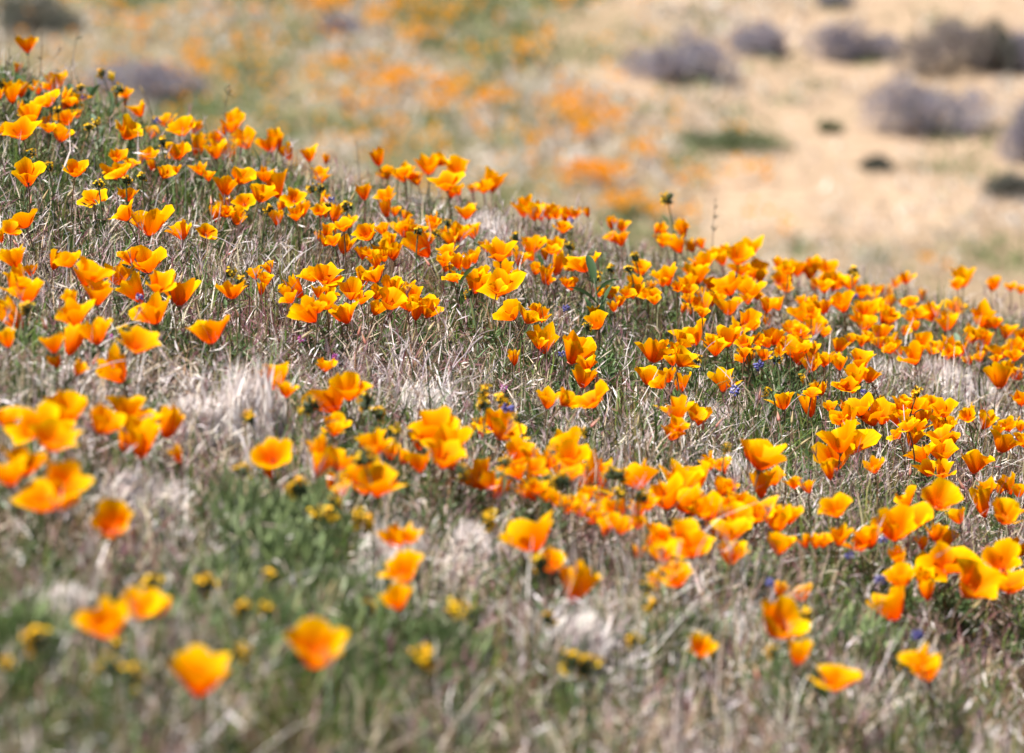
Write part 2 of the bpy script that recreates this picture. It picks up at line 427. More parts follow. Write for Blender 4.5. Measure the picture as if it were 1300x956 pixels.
def petal_verts(k, form, inner, rnd):
    """one fan-shaped petal of the flower whose axis is +z; k = 0..3"""
    t0, tm, tr = form
    wild = rnd.random() < .3
    t1 = tr + rnd.uniform(-.2, .2); tm = tm + rnd.uniform(-.12, .14)
    if rnd.random() < .14: t1 += rnd.uniform(.3, .75); tm += .1
    if rnd.random() < .08: t1 -= .5; tm -= .15
    L = PLEN * rnd.uniform(.92, 1.08)
    ph = rnd.uniform(0, 6.28); ph2 = rnd.uniform(0, 6.28)
    m = 1 - .21 * np.abs(GV) ** 2.4 + .035 * np.sin(GV * 4.2 + ph) * GU ** 2 + .02 * np.sin(GV * 11 + ph2) * GU ** 3
    u = GU * m
    # integrate the profile
    s, rr, zz = profile(t0, tm + (t1 - tr) * .5, t1)
    R = np.interp(u, s, rr) * L + .0016
    Zc = np.interp(u, s, zz) * L
    A = (0.92 + .10 * GU) * rnd.uniform(.92, 1.08)
    a = k * math.pi / 2 + GV * A
    cup = 1 + (-.10 if inner else .05) * GU - (.05 if inner else -.03) * GV ** 2 * GU
    ruf = (.0044 if wild else .0027) * GU ** 2 * np.sin(GV * 5.5 + ph2) + .0013 * GU ** 3 * np.sin(GV * 13 + ph)
    fold = .003 * (1 if wild else .3) * GU * np.exp(-((GV - math.sin(ph) * .6) / .22) ** 2)
    ruf = ruf - fold
    R = R * cup + ruf
    Zc = Zc + .0024 * GU ** 2 * np.sin(GV * 4.6 + ph)
    return np.stack([R * np.cos(a), R * np.sin(a), Zc], -1).reshape(-1, 3)


FORMS = {'c': (1.0, .44, .72), 'o': (1.15, .58, .98), 't': (.8, .17, .15), 'f': (1.2, .72, 1.1)}


def head_axis(kind, rnd):
    form = kind[0]
    lean = {'c': .24, 'o': .32, 't': .3, 'f': .25}[form]
    ax = rnd.gauss(-.05, lean * .7)
    if 'L' in kind: ax -= rnd.uniform(.3, .55)
    if 'R' in kind: ax += rnd.uniform(.3, .55)
    ay = {'c': -.26, 'o': -.46, 't': -.05, 'f': -1.0}[form] + rnd.gauss(0, .20)
    if 'd' in kind: ay = rnd.uniform(.05, .22)
    if kind == 'cf': ax, ay = .02, -.17
    v = Vector((ax, ay, 1.0)); v.normalize()
    return v


def stem_mesh(name, head, ax, r, rnd, col, n=7):
    h = head.length
    mid = Vector((head.x, head.y, head.z)) - ax * h * .45
    P = bez((0, 0, -.01), (mid.x + rnd.uniform(-.008, .008), mid.y, max(mid.z, h * .3)), tuple(head), n)
    V, F = tube(P, np.linspace(r * 1.15, r * .85, n), 5)
    t = np.repeat(np.linspace(0, 1, n), 6)[:, None]
    return V, F, np.array(col) * (1 - t) + np.array([.20, .12, .07]) * t


marks = parse(TILES)
DRIFT = [(780, 300, 1300, 475), (420, 525, 1020, 725), (1040, 475, 1300, 560), (0, 90, 130, 190), (360, 270, 560, 400), (500, 190, 700, 380)]
rx = random.Random(77)
for (px, py, wp, kind) in list(marks):
    if any(a <= px <= c and b <= py <= d for a, b, c, d in DRIFT) and rx.random() < .8 or (py < 480 and rx.random() < .3):
        marks.append((px + rx.uniform(-19, 19), py + rx.uniform(-9, 9), wp * rx.uniform(.5, .85), rx.choice(['c', 'c', 'o', 'cL', 'cR', 't'])))
poppies = []
for (px, py, wp, kind) in marks:
    rnd = random.Random(int(px * 131 + py * 7919))
    hh = rnd.uniform(.075, .105) + (.02 if kind[0] == 'o' else 0) - (.012 if kind[0] == 't' else 0)
    P, t = hit(px, py, hh)
    th = FORMS[kind[0]]
    nominal = 2 * PLEN * .94 * float(np.interp(1.0, *profile(*th)[:2])) + .003
    size = wp * K * t
    sc_ = (1.1 if t > 6.8 else 1.24) * size / nominal
    sc_ = min(max(sc_, .5), 1.6)
    poppies.append(dict(px=px, py=py, wp=wp, kind=kind, P=P, t=t, sc=sc_, rnd=rnd))

order = sorted(range(len(poppies)), key=lambda i: -poppies[i]['wp'] * (1.0 if poppies[i]['kind'][0] != 't' else .75))
single = set(order[:300])
rest = Bag(); rest_stem = Bag()
SOME = []


def recept_mesh():
    V, F = lathe([(0, -.004), (.0012, -.004), (.0022, -.001), (.0040, .0004), (.0040, .0010), (.0022, .0016), (.0018, .003)], 8)
    C = np.where(V[:, 2:3] > -.0005, np.array([.55, .17, .10]), np.array([.20, .20, .09]))
    return mesh_np('receptacle', V, F, C, None, True)


def stamen_mesh(seed):
    r = random.Random(seed); b = Bag()
    for i in range(16):
        a = r.uniform(0, 6.28); s = r.uniform(.15, .5)
        p1 = np.array([math.cos(a) * s, math.sin(a) * s, 1.0]) * r.uniform(.008, .012)
        V, F = tube([(0, 0, .001), p1 * .6, p1], [.0006, .0006, .0009], 3)
        b.add(V, F, (.85, .30, .01))
    return b.mesh('stamens')


RECEPT = recept_mesh()
STAM = [stamen_mesh(s) for s in range(4)]

def basal_mesh(seed):
    r = random.Random(seed); b = Bag()
    g0 = np.array([.085, .135, .045]) * r.uniform(.8, 1.35)
    for q in range(7):
        a = r.uniform(0, 6.28); e = np.array([math.cos(a) * r.uniform(.012, .032), math.sin(a) * r.uniform(.012, .032), r.uniform(.025, .062)])
        path = bez((0, 0, -.004), (e[0] * .3, e[1] * .3, e[2] * .7), e, 5)
        V, F = tube(path, np.linspace(.0008, .0005, 5), 3); b.add(V, F, g0 * 1.1)
        for z in range(14):
            f = r.uniform(.4, 1); c = np.array([np.interp(f, np.linspace(0, 1, 5), path[:, m]) for m in range(3)])
            dv = np.array([r.gauss(0, 1), r.gauss(0, 1), r.uniform(.2, 1.3)]); dv /= np.linalg.norm(dv)
            sv = np.cross(dv, [r.gauss(0, 1), r.gauss(0, 1), .3]); sv /= np.linalg.norm(sv) + 1e-9
            L = r.uniform(.006, .015); ww = r.uniform(.0007, .0015)
            b.add(np.array([c, c + dv * L * .5 + sv * ww, c + dv * L * .5 - sv * ww, c + dv * L]), [(0, 1, 2), (1, 3, 2)], g0 * r.uniform(.7, 1.5))
    return b.mesh('foliage')


BASAL = [basal_mesh(300 + q) for q in range(8)]
for i, p in enumerate(poppies):
    rnd, kind = p['rnd'], p['kind']
    ax = head_axis(kind, rnd)
    q = ax.to_track_quat('Z', 'Y') @ Matrix.Rotation(rnd.uniform(0, 1.57), 3, 'Z').to_quaternion()
    form = FORMS[kind[0]]
    form = (form[0] + rnd.uniform(-.15, .1), form[1] + rnd.uniform(-.1, .12), form[2] + rnd.uniform(-.25, .2))
    if kind == 'cf': form = (.7, .46, .66)
    hpos = Vector(p['P'])
    # the pixel marks the middle of the bloom; its base sits lower on the axis
    depth = PLEN * p['sc'] * .5 * float(np.interp(1.0, profile(*form)[0], profile(*form)[2]))
    hpos = hpos - ax * depth
    bx = hpos.x + rnd.uniform(-.012, .012) - ax.x * .02; by = hpos.y + rnd.uniform(0, .02) - ax.y * .02
    base = Vector((bx, by, float(T(bx, by))))
    p['base'] = base; p['axis'] = ax
    rel = hpos - base
    if rel.z < .03: rel.z = .03
    mw = Matrix.LocRotScale(rel, q, Vector((p['sc'],) * 3))
    if i in single:
        root = obj('poppy', None, None, None, base)
        root.empty_display_size = .02
        p['root'] = root
        for k in range(4):
            V = petal_verts(k, form, k % 2, rnd)
            o = obj('petal', mesh_np('petal', V, PT, None, PUV, True), M_PETAL, root)
            o.matrix_local = mw
        V, F, C = stem_mesh('stem', rel, ax, .0011, rnd, (.13, .14, .06))
        obj('stem', mesh_np('stem', V, F, C, None, True), M_STEM, root)
        o = obj('receptacle', RECEPT, M_BUD, root); o.matrix_local = mw
        o = obj('foliage', BASAL[i % 8], M_LEAF, root); o.rotation_euler = (0, 0, rnd.uniform(0, 6.28)); o.scale = (rnd.uniform(.9, 1.3),) * 3; o['kind'] = 'stuff'
        if kind[0] != 't':
            o = obj('stamens', STAM[i % 4], M_YELLOW, root); o.matrix_local = mw
    else:
        M3 = np.array(mw.to_3x3()); off = np.array(base + rel)
        for k in range(4):
            V = petal_verts(k, form, k % 2, rnd)
            rest.add(V @ M3.T + off, PT, None, PUV)
        V, F, C = stem_mesh('stem', rel, ax, .0011, rnd, (.13, .14, .06))
        rest_stem.add(V + np.array(base), F, C)
if rest.V:
    ro = obj('small_poppies', rest.mesh('small_poppies', True), M_PETAL)
    tag(ro, 'scatter of small half hidden orange poppy blooms among the larger poppies', 'poppies', kind='stuff')
    rs = obj('stems', rest_stem.mesh('stems', True), M_STEM, ro)
    rs['kind'] = 'stuff'

# ------------------------------------------------------------------ other flowers: fiddlenecks (y), lupines (b), pink filaree (k), poppy buds (p)
SMALL = {
 (0, 30): "650 320 50 y,710 345 50 y,755 425 60 y,515 415 40 y,190 825 40 y,1025 760 60 y,610 635 30 y,10 385 40 y,370 555 30 y,570 660 30 y,1000 635 45 b,535 485 35 b,900 415 50 p",
 (0, 204): "305 45 60 y,900 105 45 y,800 130 35 y,625 155 25 y,450 200 60 p,290 215 60 p,1045 240 60 p,1150 740 80 p,195 250 50 p,95 520 60 p",
 (0, 378): "175 75 80 y,785 215 60 y,885 15 40 b,695 275 50 k,280 160 70 p,610 385 60 p",
 (0, 696): "980 240 110 y,1290 240 110 y,740 620 70 y,700 760 120 y,250 600 150 y,820 810 120 y,30 760 80 y",
 (260, 204): "685 185 50 y,735 180 40 y,775 300 60 y,900 295 60 y,405 315 40 y,155 720 40 y,215 770 50 y,800 265 40 b,940 225 60 p,180 575 60 p,40 250 70 p",
 (260, 378): "675 695 105 y,1025 670 100 y,1095 740 80 y,280 780 85 y,1215 855 60 y,625 280 50 k,825 395 40 k,535 50 70 p,1010 260 70 p,650 230 60 p,985 200 55 p,200 90 60 p",
 (260, 552): "235 235 80 y,600 355 110 y,700 520 80 y,785 520 90 y,820 440 80 y,965 530 100 y,1060 570 90 y,1010 170 100 y",
 (260, 696): "190 665 110 y,1035 380 70 y,430 180 60 y,250 400 70 y,390 400 60 y,800 250 60 p",
 (520, 204): "235 400 40 y,55 450 40 y,670 490 50 y,1010 550 50 y,1165 745 70 y,380 850 50 y,1275 690 50 y,170 465 40 y,1025 395 40 b,110 640 60 p,1280 640 60 p",
 (520, 378): "470 610 90 y,605 665 90 y,480 690 60 y,1120 860 50 y,1000 85 45 b,970 375 30 b,610 740 75 b,605 590 40 k,135 465 75 p,1190 500 70 p,1180 790 70 p,140 180 70 p,30 240 90 p,690 770 40 y,1125 190 40 y",
 (520, 552): "505 545 110 y,970 310 100 y,1290 260 80 y,880 300 80 y,830 830 110 y,600 180 40 y,330 230 60 y",
 (520, 696): "290 405 105 y,395 425 90 y,80 725 160 y,1140 760 130 y,870 460 60 y,1020 730 120 y",
 (780, 204): "340 250 70 y,130 620 60 y,100 690 40 y,540 575 50 p,755 740 40 b",
 (780, 378): "510 400 60 y,1180 515 50 y,960 595 40 y,1030 400 40 y,765 610 60 b,935 450 60 b,1030 420 40 b,1275 650 30 b,25 690 70 p,155 770 80 p,925 610 75 p,925 720 70 p,1040 750 60 p,565 800 60 p,1130 760 50 p,1245 600 60 p,670 790 60 p",
 (780, 552): "700 90 60 y,30 270 70 y,30 380 70 y,170 400 80 y,1215 40 70 p",
 (780, 696): "195 255 75 y,240 380 60 y,530 580 60 y,1215 425 80 y,1010 670 70 y,130 600 60 y,900 780 60 p,990 240 50 b",
 (1040, 204): "215 710 60 y",
 (1040, 378): "620 610 70 y,290 615 40 b,230 5 30 b,1030 690 50 p",
 (1040, 552): "985 325 80 p,900 310 60 p,580 220 70 p,1095 270 60 p,1205 140 60 p,410 690 50 b",
 (1040, 696): "540 740 100 y,385 230 70 b,630 580 70 b,1010 350 80 p,380 690 70 p,200 70 40 b",
}
LANCE_U = np.linspace(0, 1, 7)


def lance_leaf(L, wd, az, rise, droop, col, fold=.25):
    """one lance-shaped leaf with a folded midrib, rooted at the origin"""
    V = []; C = []
    d = np.array([math.cos(az), math.sin(az), 0]); s = np.array([-math.sin(az), math.cos(az), 0])
    for u in LANCE_U:
        c = d * (L * u * math.cos(rise)) + np.array([0, 0, L * (u * math.sin(rise) - droop * u * u)])
        ww = wd * (math.sin(math.pi * (u * .92 + .05)) ** .8) * .5 if u < 1 else 0
        for q in (-1, 0, 1):
            V.append(c + s * ww * q + np.array([0, 0, abs(q) * ww * fold * 2]))
            C.append(np.array(col) * (1.15 if q == 0 else 1))
    return np.array(V), grid_tris(6, 2), np.array(C)


def fiddle_head(seed):
    r = random.Random(seed)
    cal = Bag(); fl = Bag()
    n = 24; tw = r.uniform(0, 6.28); R0 = r.uniform(.0045, .0065); bend = r.uniform(2.6, 4.0)
    e_ = np.array([math.cos(tw), math.sin(tw), 0])
    for i in range(n):
        f = i / n * bend - .5
        d = e_ * math.cos(f) + np.array([0, 0, math.sin(f)]) + np.array([r.gauss(0, .5), r.gauss(0, .5), r.gauss(.25, .3)])
        d /= np.linalg.norm(d)
        c = (e_ * math.cos(f) + np.array([0, 0, math.sin(f)])) * R0 + np.array([r.gauss(0, .0028), r.gauss(0, .0028), r.gauss(0, .0022)])
        V, F = tube([c - d * .007, c - d * .003, c + d * .001], [.0006, .0019, .0013], 5)
        cal.add(V, F, np.array([.05, .075, .025]) * r.uniform(.7, 1.5))
        for k in range(3):                                   # bristles
            e = d + np.array([r.gauss(0, .7), r.gauss(0, .7), r.gauss(0, .5)])
            V, F = tube([c - d * .003, c - d * .003 + e * .006], [.0003, .0001], 3)
            cal.add(V, F, (.25, .27, .16))
        if r.random() < (.9 if i < n * .7 else .4):
            e1 = np.cross(d, [0.2, .9, .1]); e1 /= np.linalg.norm(e1); e2 = np.cross(d, e1)
            cc = c + d * .004
            Vv = [cc - d * .002]
            for k in range(10):
                an = k * math.pi / 5; q = .0036 if k % 2 == 0 else .0020
                Vv.append(cc + (e1 * math.cos(an) + e2 * math.sin(an)) * q + d * (.0006 if k % 2 == 0 else 0))
            fl.add(np.array(Vv), [(0, 1 + k, 1 + (k + 1) % 10) for k in range(10)], np.array([.92, .58, .01]) * np.array([1, r.uniform(.8, 1.1), 1]))
    return cal.mesh('calyx'), fl.mesh('florets')


def lupine_head(seed, col):
    r = random.Random(seed); b = Bag()
    for i in range(14):
        a = i * 2.4; z = .016 * i / 14
        rr = .0055 * (1 - .45 * i / 14)
        c = np.array([math.cos(a) * rr, math.sin(a) * rr, z])
        d = np.array([math.cos(a), math.sin(a), .55])
        V, F = lathe([(0, 0), (.0016, .0012), (.0019, .003), (.0008, .005), (0, .0054)], 5)
        Rm = np.array(Vector(d).to_track_quat('Z', 'Y').to_matrix())
        b.add(V @ Rm.T + c * .6, F, np.array(col) * r.uniform(.6, 1.3) if r.random() > .2 else (.65, .6, .75))
    return b.mesh('blossom')


def bud_mesh(seed):
    r = random.Random(seed)
    V, F = lathe([(0, 0), (.0022, .0008), (.0030, .004), (.0026, .010), (.0015, .017), (.0004, .024), (0, .026)], 7)
    t = np.clip(V[:, 2:3] / .026, 0, 1)
    lo, hi = ((.50, .15, .13), (.52, .34, .20)) if r.random() < .6 else ((.42, .36, .18), (.60, .42, .22))
    return mesh_np('bud', V, F, np.array(lo) * (1 - t) + np.array(hi) * t, None, True)


FH = [fiddle_head(s) for s in range(5)]
LH = [lupine_head(s, (.15, .15, .42)) for s in range(3)]
PH = [lupine_head(40 + s, (.62, .16, .50)) for s in range(2)]
BH = [bud_mesh(s) for s in range(6)]
LEAFM = []
for s in range(6):
    r = random.Random(900 + s)
    V, F, C = lance_leaf(r.uniform(.028, .045), r.uniform(.005, .009), 0, r.uniform(.4, 1.0), r.uniform(.1, .5), np.array([.075, .115, .045]) * r.uniform(.8, 1.3))
    LEAFM.append(mesh_np('leaf', V, F, C, None, True))
small = []
for i, (px, py, wp, k) in enumerate(parse(SMALL)):
    r = random.Random(int(px * 17 + py * 313))
    hh = {'y': r.uniform(.10, .13), 'b': r.uniform(.08, .11), 'k': .06, 'p': r.uniform(.06, .11)}[k]
    P, t = hit(px, py, hh)
    nominal = {'y': .020, 'b': .012, 'k': .012, 'p': .024}[k]
    s = min(max((1.25 if k == 'y' else .95) * wp * K * t / nominal, .7), 2.2)
    ax = Vector((r.gauss(0, .25), r.gauss(-.05, .25), 1)).normalized()
    if k == 'p': ax = Vector((r.gauss(.25, .5), r.gauss(0, .4), 1)).normalized()
    hp = Vector(P)
    if k == 'p': hp -= ax * .012 * s
    bx, by = hp.x - ax.x * .04 + r.uniform(-.01, .01), hp.y + r.uniform(0, .02)
    base = Vector((bx, by, float(T(bx, by)))); rel = hp - base
    rel.z = max(rel.z, .03)
    nm = {'y': 'fiddleneck', 'b': 'lupine', 'k': 'filaree', 'p': 'poppy_bud'}[k]
    root = obj(nm, None, None, None, base); root.empty_display_size = .02
    mw = Matrix.LocRotScale(rel, ax.to_track_quat('Z', 'Y') @ Matrix.Rotation(r.uniform(0, 6), 3, 'Z').to_quaternion(), Vector((s, s, s)))
    V, F, C = stem_mesh('stem', rel, ax, .0012 if k == 'y' else .0009, r, (.11, .14, .06))
    if k == 'y': C = np.broadcast_to(np.array([.10, .135, .055]), (len(V), 3))
    obj('stem', mesh_np('stem', V, F, C, None, True), M_STEM, root)
    if k == 'y':
        o = obj('calyx', FH[i % 5][0], M_LEAF, root); o.matrix_local = mw
        o = obj('florets', FH[i % 5][1], M_YELLOW, root); o.matrix_local = mw
        for q in range(5):
            f = .2 + .14 * q
            o = obj('leaf', LEAFM[r.randrange(6)], M_LEAF, root)
            o.location = rel * f; o.rotation_euler = (0, 0, r.uniform(0, 6.28)); o.scale = (s * .8,) * 3
    elif k in 'bk':
        o = obj('blossom', (LH if k == 'b' else PH)[i % 2], M_YELLOW, root); o.matrix_local = mw
        for q in range(3):
            o = obj('leaf', LEAFM[r.randrange(6)], M_LEAF, root)
            o.location = rel * (.3 + .2 * q); o.rotation_euler = (0, 0, r.uniform(0, 6.28)); o.scale = (.5,) * 3
    else:
        o = obj('bud', BH[i % 6], M_BUD, root); o.matrix_local = mw
    small.append(dict(root=root, k=k, base=base, t=t, px=px, py=py, wp=wp, ax=ax))

# ------------------------------------------------------------------ grass
# patches: photo pixel of a spot on the slope, radius across (px), kind, strength
PATCH = [(60, 130, 170, 'G', .95), (210, 180, 130, 'G', .8), (330, 230, 110, 'G', .6), (980, 500, 110, 'G', .8), (745, 470, 70, 'G', .7), (360, 680, 140, 'G', .95), (330, 790, 150, 'G', .9), (400, 880, 150, 'G', .8),
         (560, 800, 130, 'G', .5), (880, 800, 140, 'G', .4), (440, 270, 100, 'G', .6), (1130, 790, 120, 'G', .45), (40, 780, 120, 'G', .45),
         (40, 820, 130, 'G', .7), (980, 860, 120, 'G', .6), (130, 200, 130, 'G', .7), (20, 200, 90, 'G', .7), (620, 640, 70, 'G', .55), (1090, 660, 70, 'G', .2), (800, 700, 80, 'G', .5), (560, 250, 60, 'G', .5),
         (290, 510, 70, 'W', .9), (620, 290, 45, 'W', .9), (1180, 485, 75, 'W', .85), (1040, 470, 40, 'W', .4), (90, 460, 90, 'W', .5), (500, 700, 60, 'W', .75), (160, 640, 110, 'W', .5),
         (560, 480, 110, 'W', .5), (910, 600, 80, 'W', .6), (720, 800, 70, 'W', .5), (780, 770, 130, 'W', .45), (180, 810, 120, 'W', .4), (1010, 800, 110, 'W', .4), (240, 610, 110, 'W', .35), (900, 770, 90, 'W', .5), (370, 340, 60, 'W', .4), (130, 310, 90, 'W', .4), (850, 560, 70, 'W', .5),
         (345, 400, 70, 'P', .8), (140, 330, 100, 'P', .4), (640, 470, 80, 'P', .5), (60, 350, 60, 'P', .4), (480, 430, 100, 'P', .35), (1150, 640, 100, 'P', .3), (1240, 800, 90, 'P', .4), (180, 700, 90, 'P', .3)]
PG = []
for px, py, r, k, st in PATCH:
    P, t = hit(px, py + 25, .03)
    PG.append((P[0], P[1], r * K * t, k, st))
PAL = {
 'straw': [(.62, .50, .35), (.72, .62, .49), (.50, .37, .24), (.68, .56, .45)],
 'lilac': [(.64, .50, .48), (.48, .34, .32), (.76, .66, .63)],
 'brown': [(.22, .125, .06), (.30, .17, .09), (.11, .065, .04)],
 'purple': [(.22, .075, .085), (.14, .055, .07), (.30, .13, .13)],
 'green': [(.075, .135, .02), (.045, .09, .016), (.125, .18, .03), (.085, .14, .045)],
 'olive': [(.145, .145, .03), (.20, .19, .05)],
 'white': [(.80, .76, .71), (.74, .68, .66)],
}
NAMES = ['straw', 'lilac', 'brown', 'purple', 'green', 'olive', 'white']
BASEW = np.array([.14, .08, .15, .10, .37, .12, .04])
BOOST = {'G': np.array([.04, .01, .04, .01, .80, .10, .0]), 'W': np.array([.34, .18, .04, .03, .08, .03, .30]), 'P': np.array([.10, .12, .24, .38, .10, .06, .0])}


def weights(x, y):
    W = np.broadcast_to(BASEW, (len(x), 7)).copy()
    n1 = vnoise(x * 5, y * 2.2, 31); n2 = vnoise(x * 9, y * 4, 32)
    W[:, 4] *= np.clip(1 + 1.1 * n1, .1, 3); W[:, 5] *= np.clip(1 + .8 * n1, .1, 3)
    W[:, 3] *= np.clip(1 + 1.4 * n2, .05, 3); W[:, 0] *= np.clip(1 - .8 * n1, .1, 3); W[:, 1] *= np.clip(1 - 1.2 * n2, .1, 3)
    W /= W.sum(1)[:, None]
    hg = np.ones(len(x))
    for (cx, cy, r, k, st) in PG:
        f = st * np.exp(-(((x - cx) / r) ** 2 + ((y - cy) / (r * 3.2)) ** 2))
        W = W * (1 - f[:, None]) + BOOST[k] * f[:, None]
        hg = hg + f * {'G': .22, 'W': .30, 'P': -.3}[k]
    return W, hg


def pick_cols(W):
    c = np.cumsum(W, 1); r_ = rng.random(len(W))[:, None] * c[:, -1:]
    idx = (r_ > c[:, :-1]).sum(1)
    col = np.zeros((len(W), 3))
    for k, nme in enumerate(NAMES):
        m = idx == k
        pal = np.array(PAL[nme]); col[m] = pal[rng.integers(0, len(pal), m.sum())]
    return col * rng.uniform(.8, 1.18, (len(W), 1)), idx


def scatter(n, x0, x1, y0, y1, keep):
    x = rng.uniform(x0, x1, n); y = rng.uniform(y0, y1, n)
    m = keep(x, y)
    return x[m], y[m]


def in_view(x, y, margin=.10):
    return (np.abs(x) < .092 * y + margin)


def grass(name, x, y, hs, ws, lean_hi, wide=False, awns=False, base_h=(.03, .09), tid=None, tc=None):
    n = len(x); P = np.stack([x, y, T(x, y) - .004], 1)
    W, hg = weights(x, y); col, idx = pick_cols(W)
    if tid is not None:                                  # blades of one tuft mostly share a kind and a height
        Wt, _ = weights(*tc); ctf, itf = pick_cols(Wt)
        same = rng.random(n) < .78
        col = np.where(same[:, None], ctf[tid] * rng.uniform(.85, 1.15, (n, 1)), col); idx = np.where(same, itf[tid], idx)
        hg = hg * rng.uniform(.6, 1.35, len(tc[0]))[tid]
    h = rng.uniform(*base_h, n) * hs * hg * (1 + .25 * vnoise(x * 7, y * 4, 51))
    h = np.where(idx == 6, h * 1.25, h)
    wd = rng.uniform(.0007, .0017, n) * ws
    wd = np.where((idx == 4), wd * 1.35, wd)
    wd = np.where((rng.random(n) < .12), wd * 1.7, wd)
    lean = rng.gamma(2.0, .22, n) * lean_hi
    dead = (idx < 4) | (idx == 6)
    lean = np.where(dead & (rng.random(n) < .4), lean + rng.uniform(.4, 1.3, n), lean)
    laz = rng.uniform(0, 2 * math.pi, n)
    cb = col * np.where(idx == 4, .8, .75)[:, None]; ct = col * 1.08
    tipdry = (rng.random(n) < .14) & (idx >= 4)
    ct = np.where(tipdry[:, None], np.array([.45, .37, .24]), ct)
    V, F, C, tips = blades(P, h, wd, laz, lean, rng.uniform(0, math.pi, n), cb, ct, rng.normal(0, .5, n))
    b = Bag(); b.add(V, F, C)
    if awns:
        sel = np.nonzero((rng.random(n) < .075) & (h > .045))[0]
        m = 7
        q = np.repeat(tips[sel], m, 0); N = len(q)
        d = np.stack([rng.normal(0, .38, N) + np.repeat(np.cos(laz[sel]) * lean[sel] * .7, m), rng.normal(0, .38, N) + np.repeat(np.sin(laz[sel]) * lean[sel] * .7, m), np.full(N, .9)], 1)
        d /= np.linalg.norm(d, axis=1)[:, None]
        L = rng.uniform(.012, .028, N)[:, None]
        q = q - d * rng.uniform(0, .012, N)[:, None]
        sd_ = np.cross(d, rng.normal(0, 1, (N, 3))); sd_ /= np.linalg.norm(sd_, axis=1)[:, None]
        ww = rng.uniform(.0004, .0009, N)[:, None]
        Va = np.stack([q - d * .003, q + d * L * .35 - sd_ * ww, q + d * L * .35 + sd_ * ww, q + d * L], 1)
        cp = np.array([(.30, .15, .17), (.44, .33, .34), (.58, .50, .48), (.36, .24, .18)])[np.repeat(rng.integers(0, 4, len(sel)), m)]
        Fa = (np.arange(N)[:, None, None] * 4 + np.array([[0, 1, 2], [1, 3, 2]])[None]).reshape(-1, 3)
        b.add(Va.reshape(-1, 3), Fa, np.repeat(cp, 4, 0))
    return obj(name, b.mesh(name), M_GRASS)


def tufted(x, y, per, spread):
    n = len(x)
    k = rng.poisson(per, n) + 3
    tid = np.repeat(np.arange(n), k)
    sp = spread * rng.uniform(.5, 1.6, n)[tid]
    return x[tid] + rng.normal(0, 1, len(tid)) * sp, y[tid] + rng.normal(0, 1, len(tid)) * sp, tid


def dens_keep(x, y):
    return in_view(x, y) & (rng.random(len(x)) < .72 + .28 * vnoise(x * 8, y * 5, 61))


cx_, cy_ = scatter(25000, -1.35, 1.35, 3.6, 12.2, dens_keep)
gx, gy, gid = tufted(cx_, cy_, 11, .006)
keep = (gy < 11.2) | (gx > 0)
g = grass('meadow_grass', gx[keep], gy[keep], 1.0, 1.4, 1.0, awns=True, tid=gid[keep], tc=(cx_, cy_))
tag(g, 'short tangled meadow grass, dry straw and green blades mixed, covering the poppy slope', 'grass', kind='stuff')
ox, oy = scatter(115000, -4, 4, .8, 14, lambda x, y: ~in_view(x, y))
g = grass('meadow_grass', ox, oy, 1.1, 2.2, 1.0)
tag(g, 'coarser meadow grass around the edges of the poppy slope', 'grass', kind='stuff')
# thatch: short lying dead bits that fill the gaps
tx, ty = scatter(60000, -1.3, 1.3, 3.6, 11.8, in_view)
n = len(tx)
P = np.stack([tx, ty, T(tx, ty) + rng.uniform(.0, .022, n)], 1)
col = np.array([(.50, .42, .32), (.16, .10, .065), (.62, .54, .48), (.18, .08, .075), (.20, .15, .09), (.10, .075, .05)])[rng.integers(0, 6, n)] * rng.uniform(.7, 1.15, (n, 1))
V, F, C, _ = blades(P, rng.uniform(.006, .02, n), rng.uniform(.001, .0022, n), rng.uniform(0, 6.28, n), rng.uniform(1.2, 2.6, n), rng.uniform(0, 3.14, n), col, col * 1.1)
th = obj('thatch', mesh_np('thatch', V, F, C), M_DRY)
tag(th, 'matted dead stalks and litter lying on the soil under the grass', 'thatch', kind='stuff')

# broken dry bits caught at all heights in the grass
lx, ly = scatter(200000, -1.3, 1.3, 3.6, 11.2, lambda x, y: in_view(x, y) & (rng.random(len(x)) < .55 + .45 * vnoise(x * 10, y * 6, 66)))
n = len(lx)
Wl, hl = weights(lx, ly); cl, il = pick_cols(Wl)
pale = np.array([(.84, .78, .78), (.80, .74, .70), (.78, .70, .74), (.70, .62, .52)])[rng.integers(0, 4, n)]  # pale stalk tones, with the lilac tint of grass highlights put into the colour
mixp = rng.random(n) < .05 + .62 * (Wl[:, 0] + Wl[:, 1] + Wl[:, 6])
cl = np.where(mixp[:, None], pale, cl * .8)
c = np.stack([lx, ly, T(lx, ly) + rng.uniform(.004, .07, n) ** 1.0 * hl], 1)
d = np.stack([rng.normal(0, 1, n), rng.normal(0, 1, n), rng.normal(.3, .9, n)], 1); d /= np.linalg.norm(d, axis=1)[:, None]
sv = np.cross(d, rng.normal(0, 1, (n, 3))); sv /= np.linalg.norm(sv, axis=1)[:, None]
L = rng.uniform(.004, .015, n)[:, None]; ww = rng.uniform(.0004, .0013, n)[:, None]
bow = np.cross(sv, d) * L * rng.uniform(-.35, .35, n)[:, None]
Vl = np.stack([c - d * L, c + bow - sv * ww, c + bow + sv * ww, c + d * L], 1).reshape(-1, 3)
Fl = (np.arange(n)[:, None, None] * 4 + np.array([[0, 1, 2], [1, 3, 2]])[None]).reshape(-1, 3)
o = obj('dry_litter', mesh_np('dry_litter', Vl, Fl, np.repeat(cl, 4, 0)), M_DRY)
tag(o, 'broken pale and purplish bits of dead stalk caught in the meadow grass', 'dry litter', kind='stuff')

# ------------------------------------------------------------------ pale dry tufts, twigs, green clumps
things = []


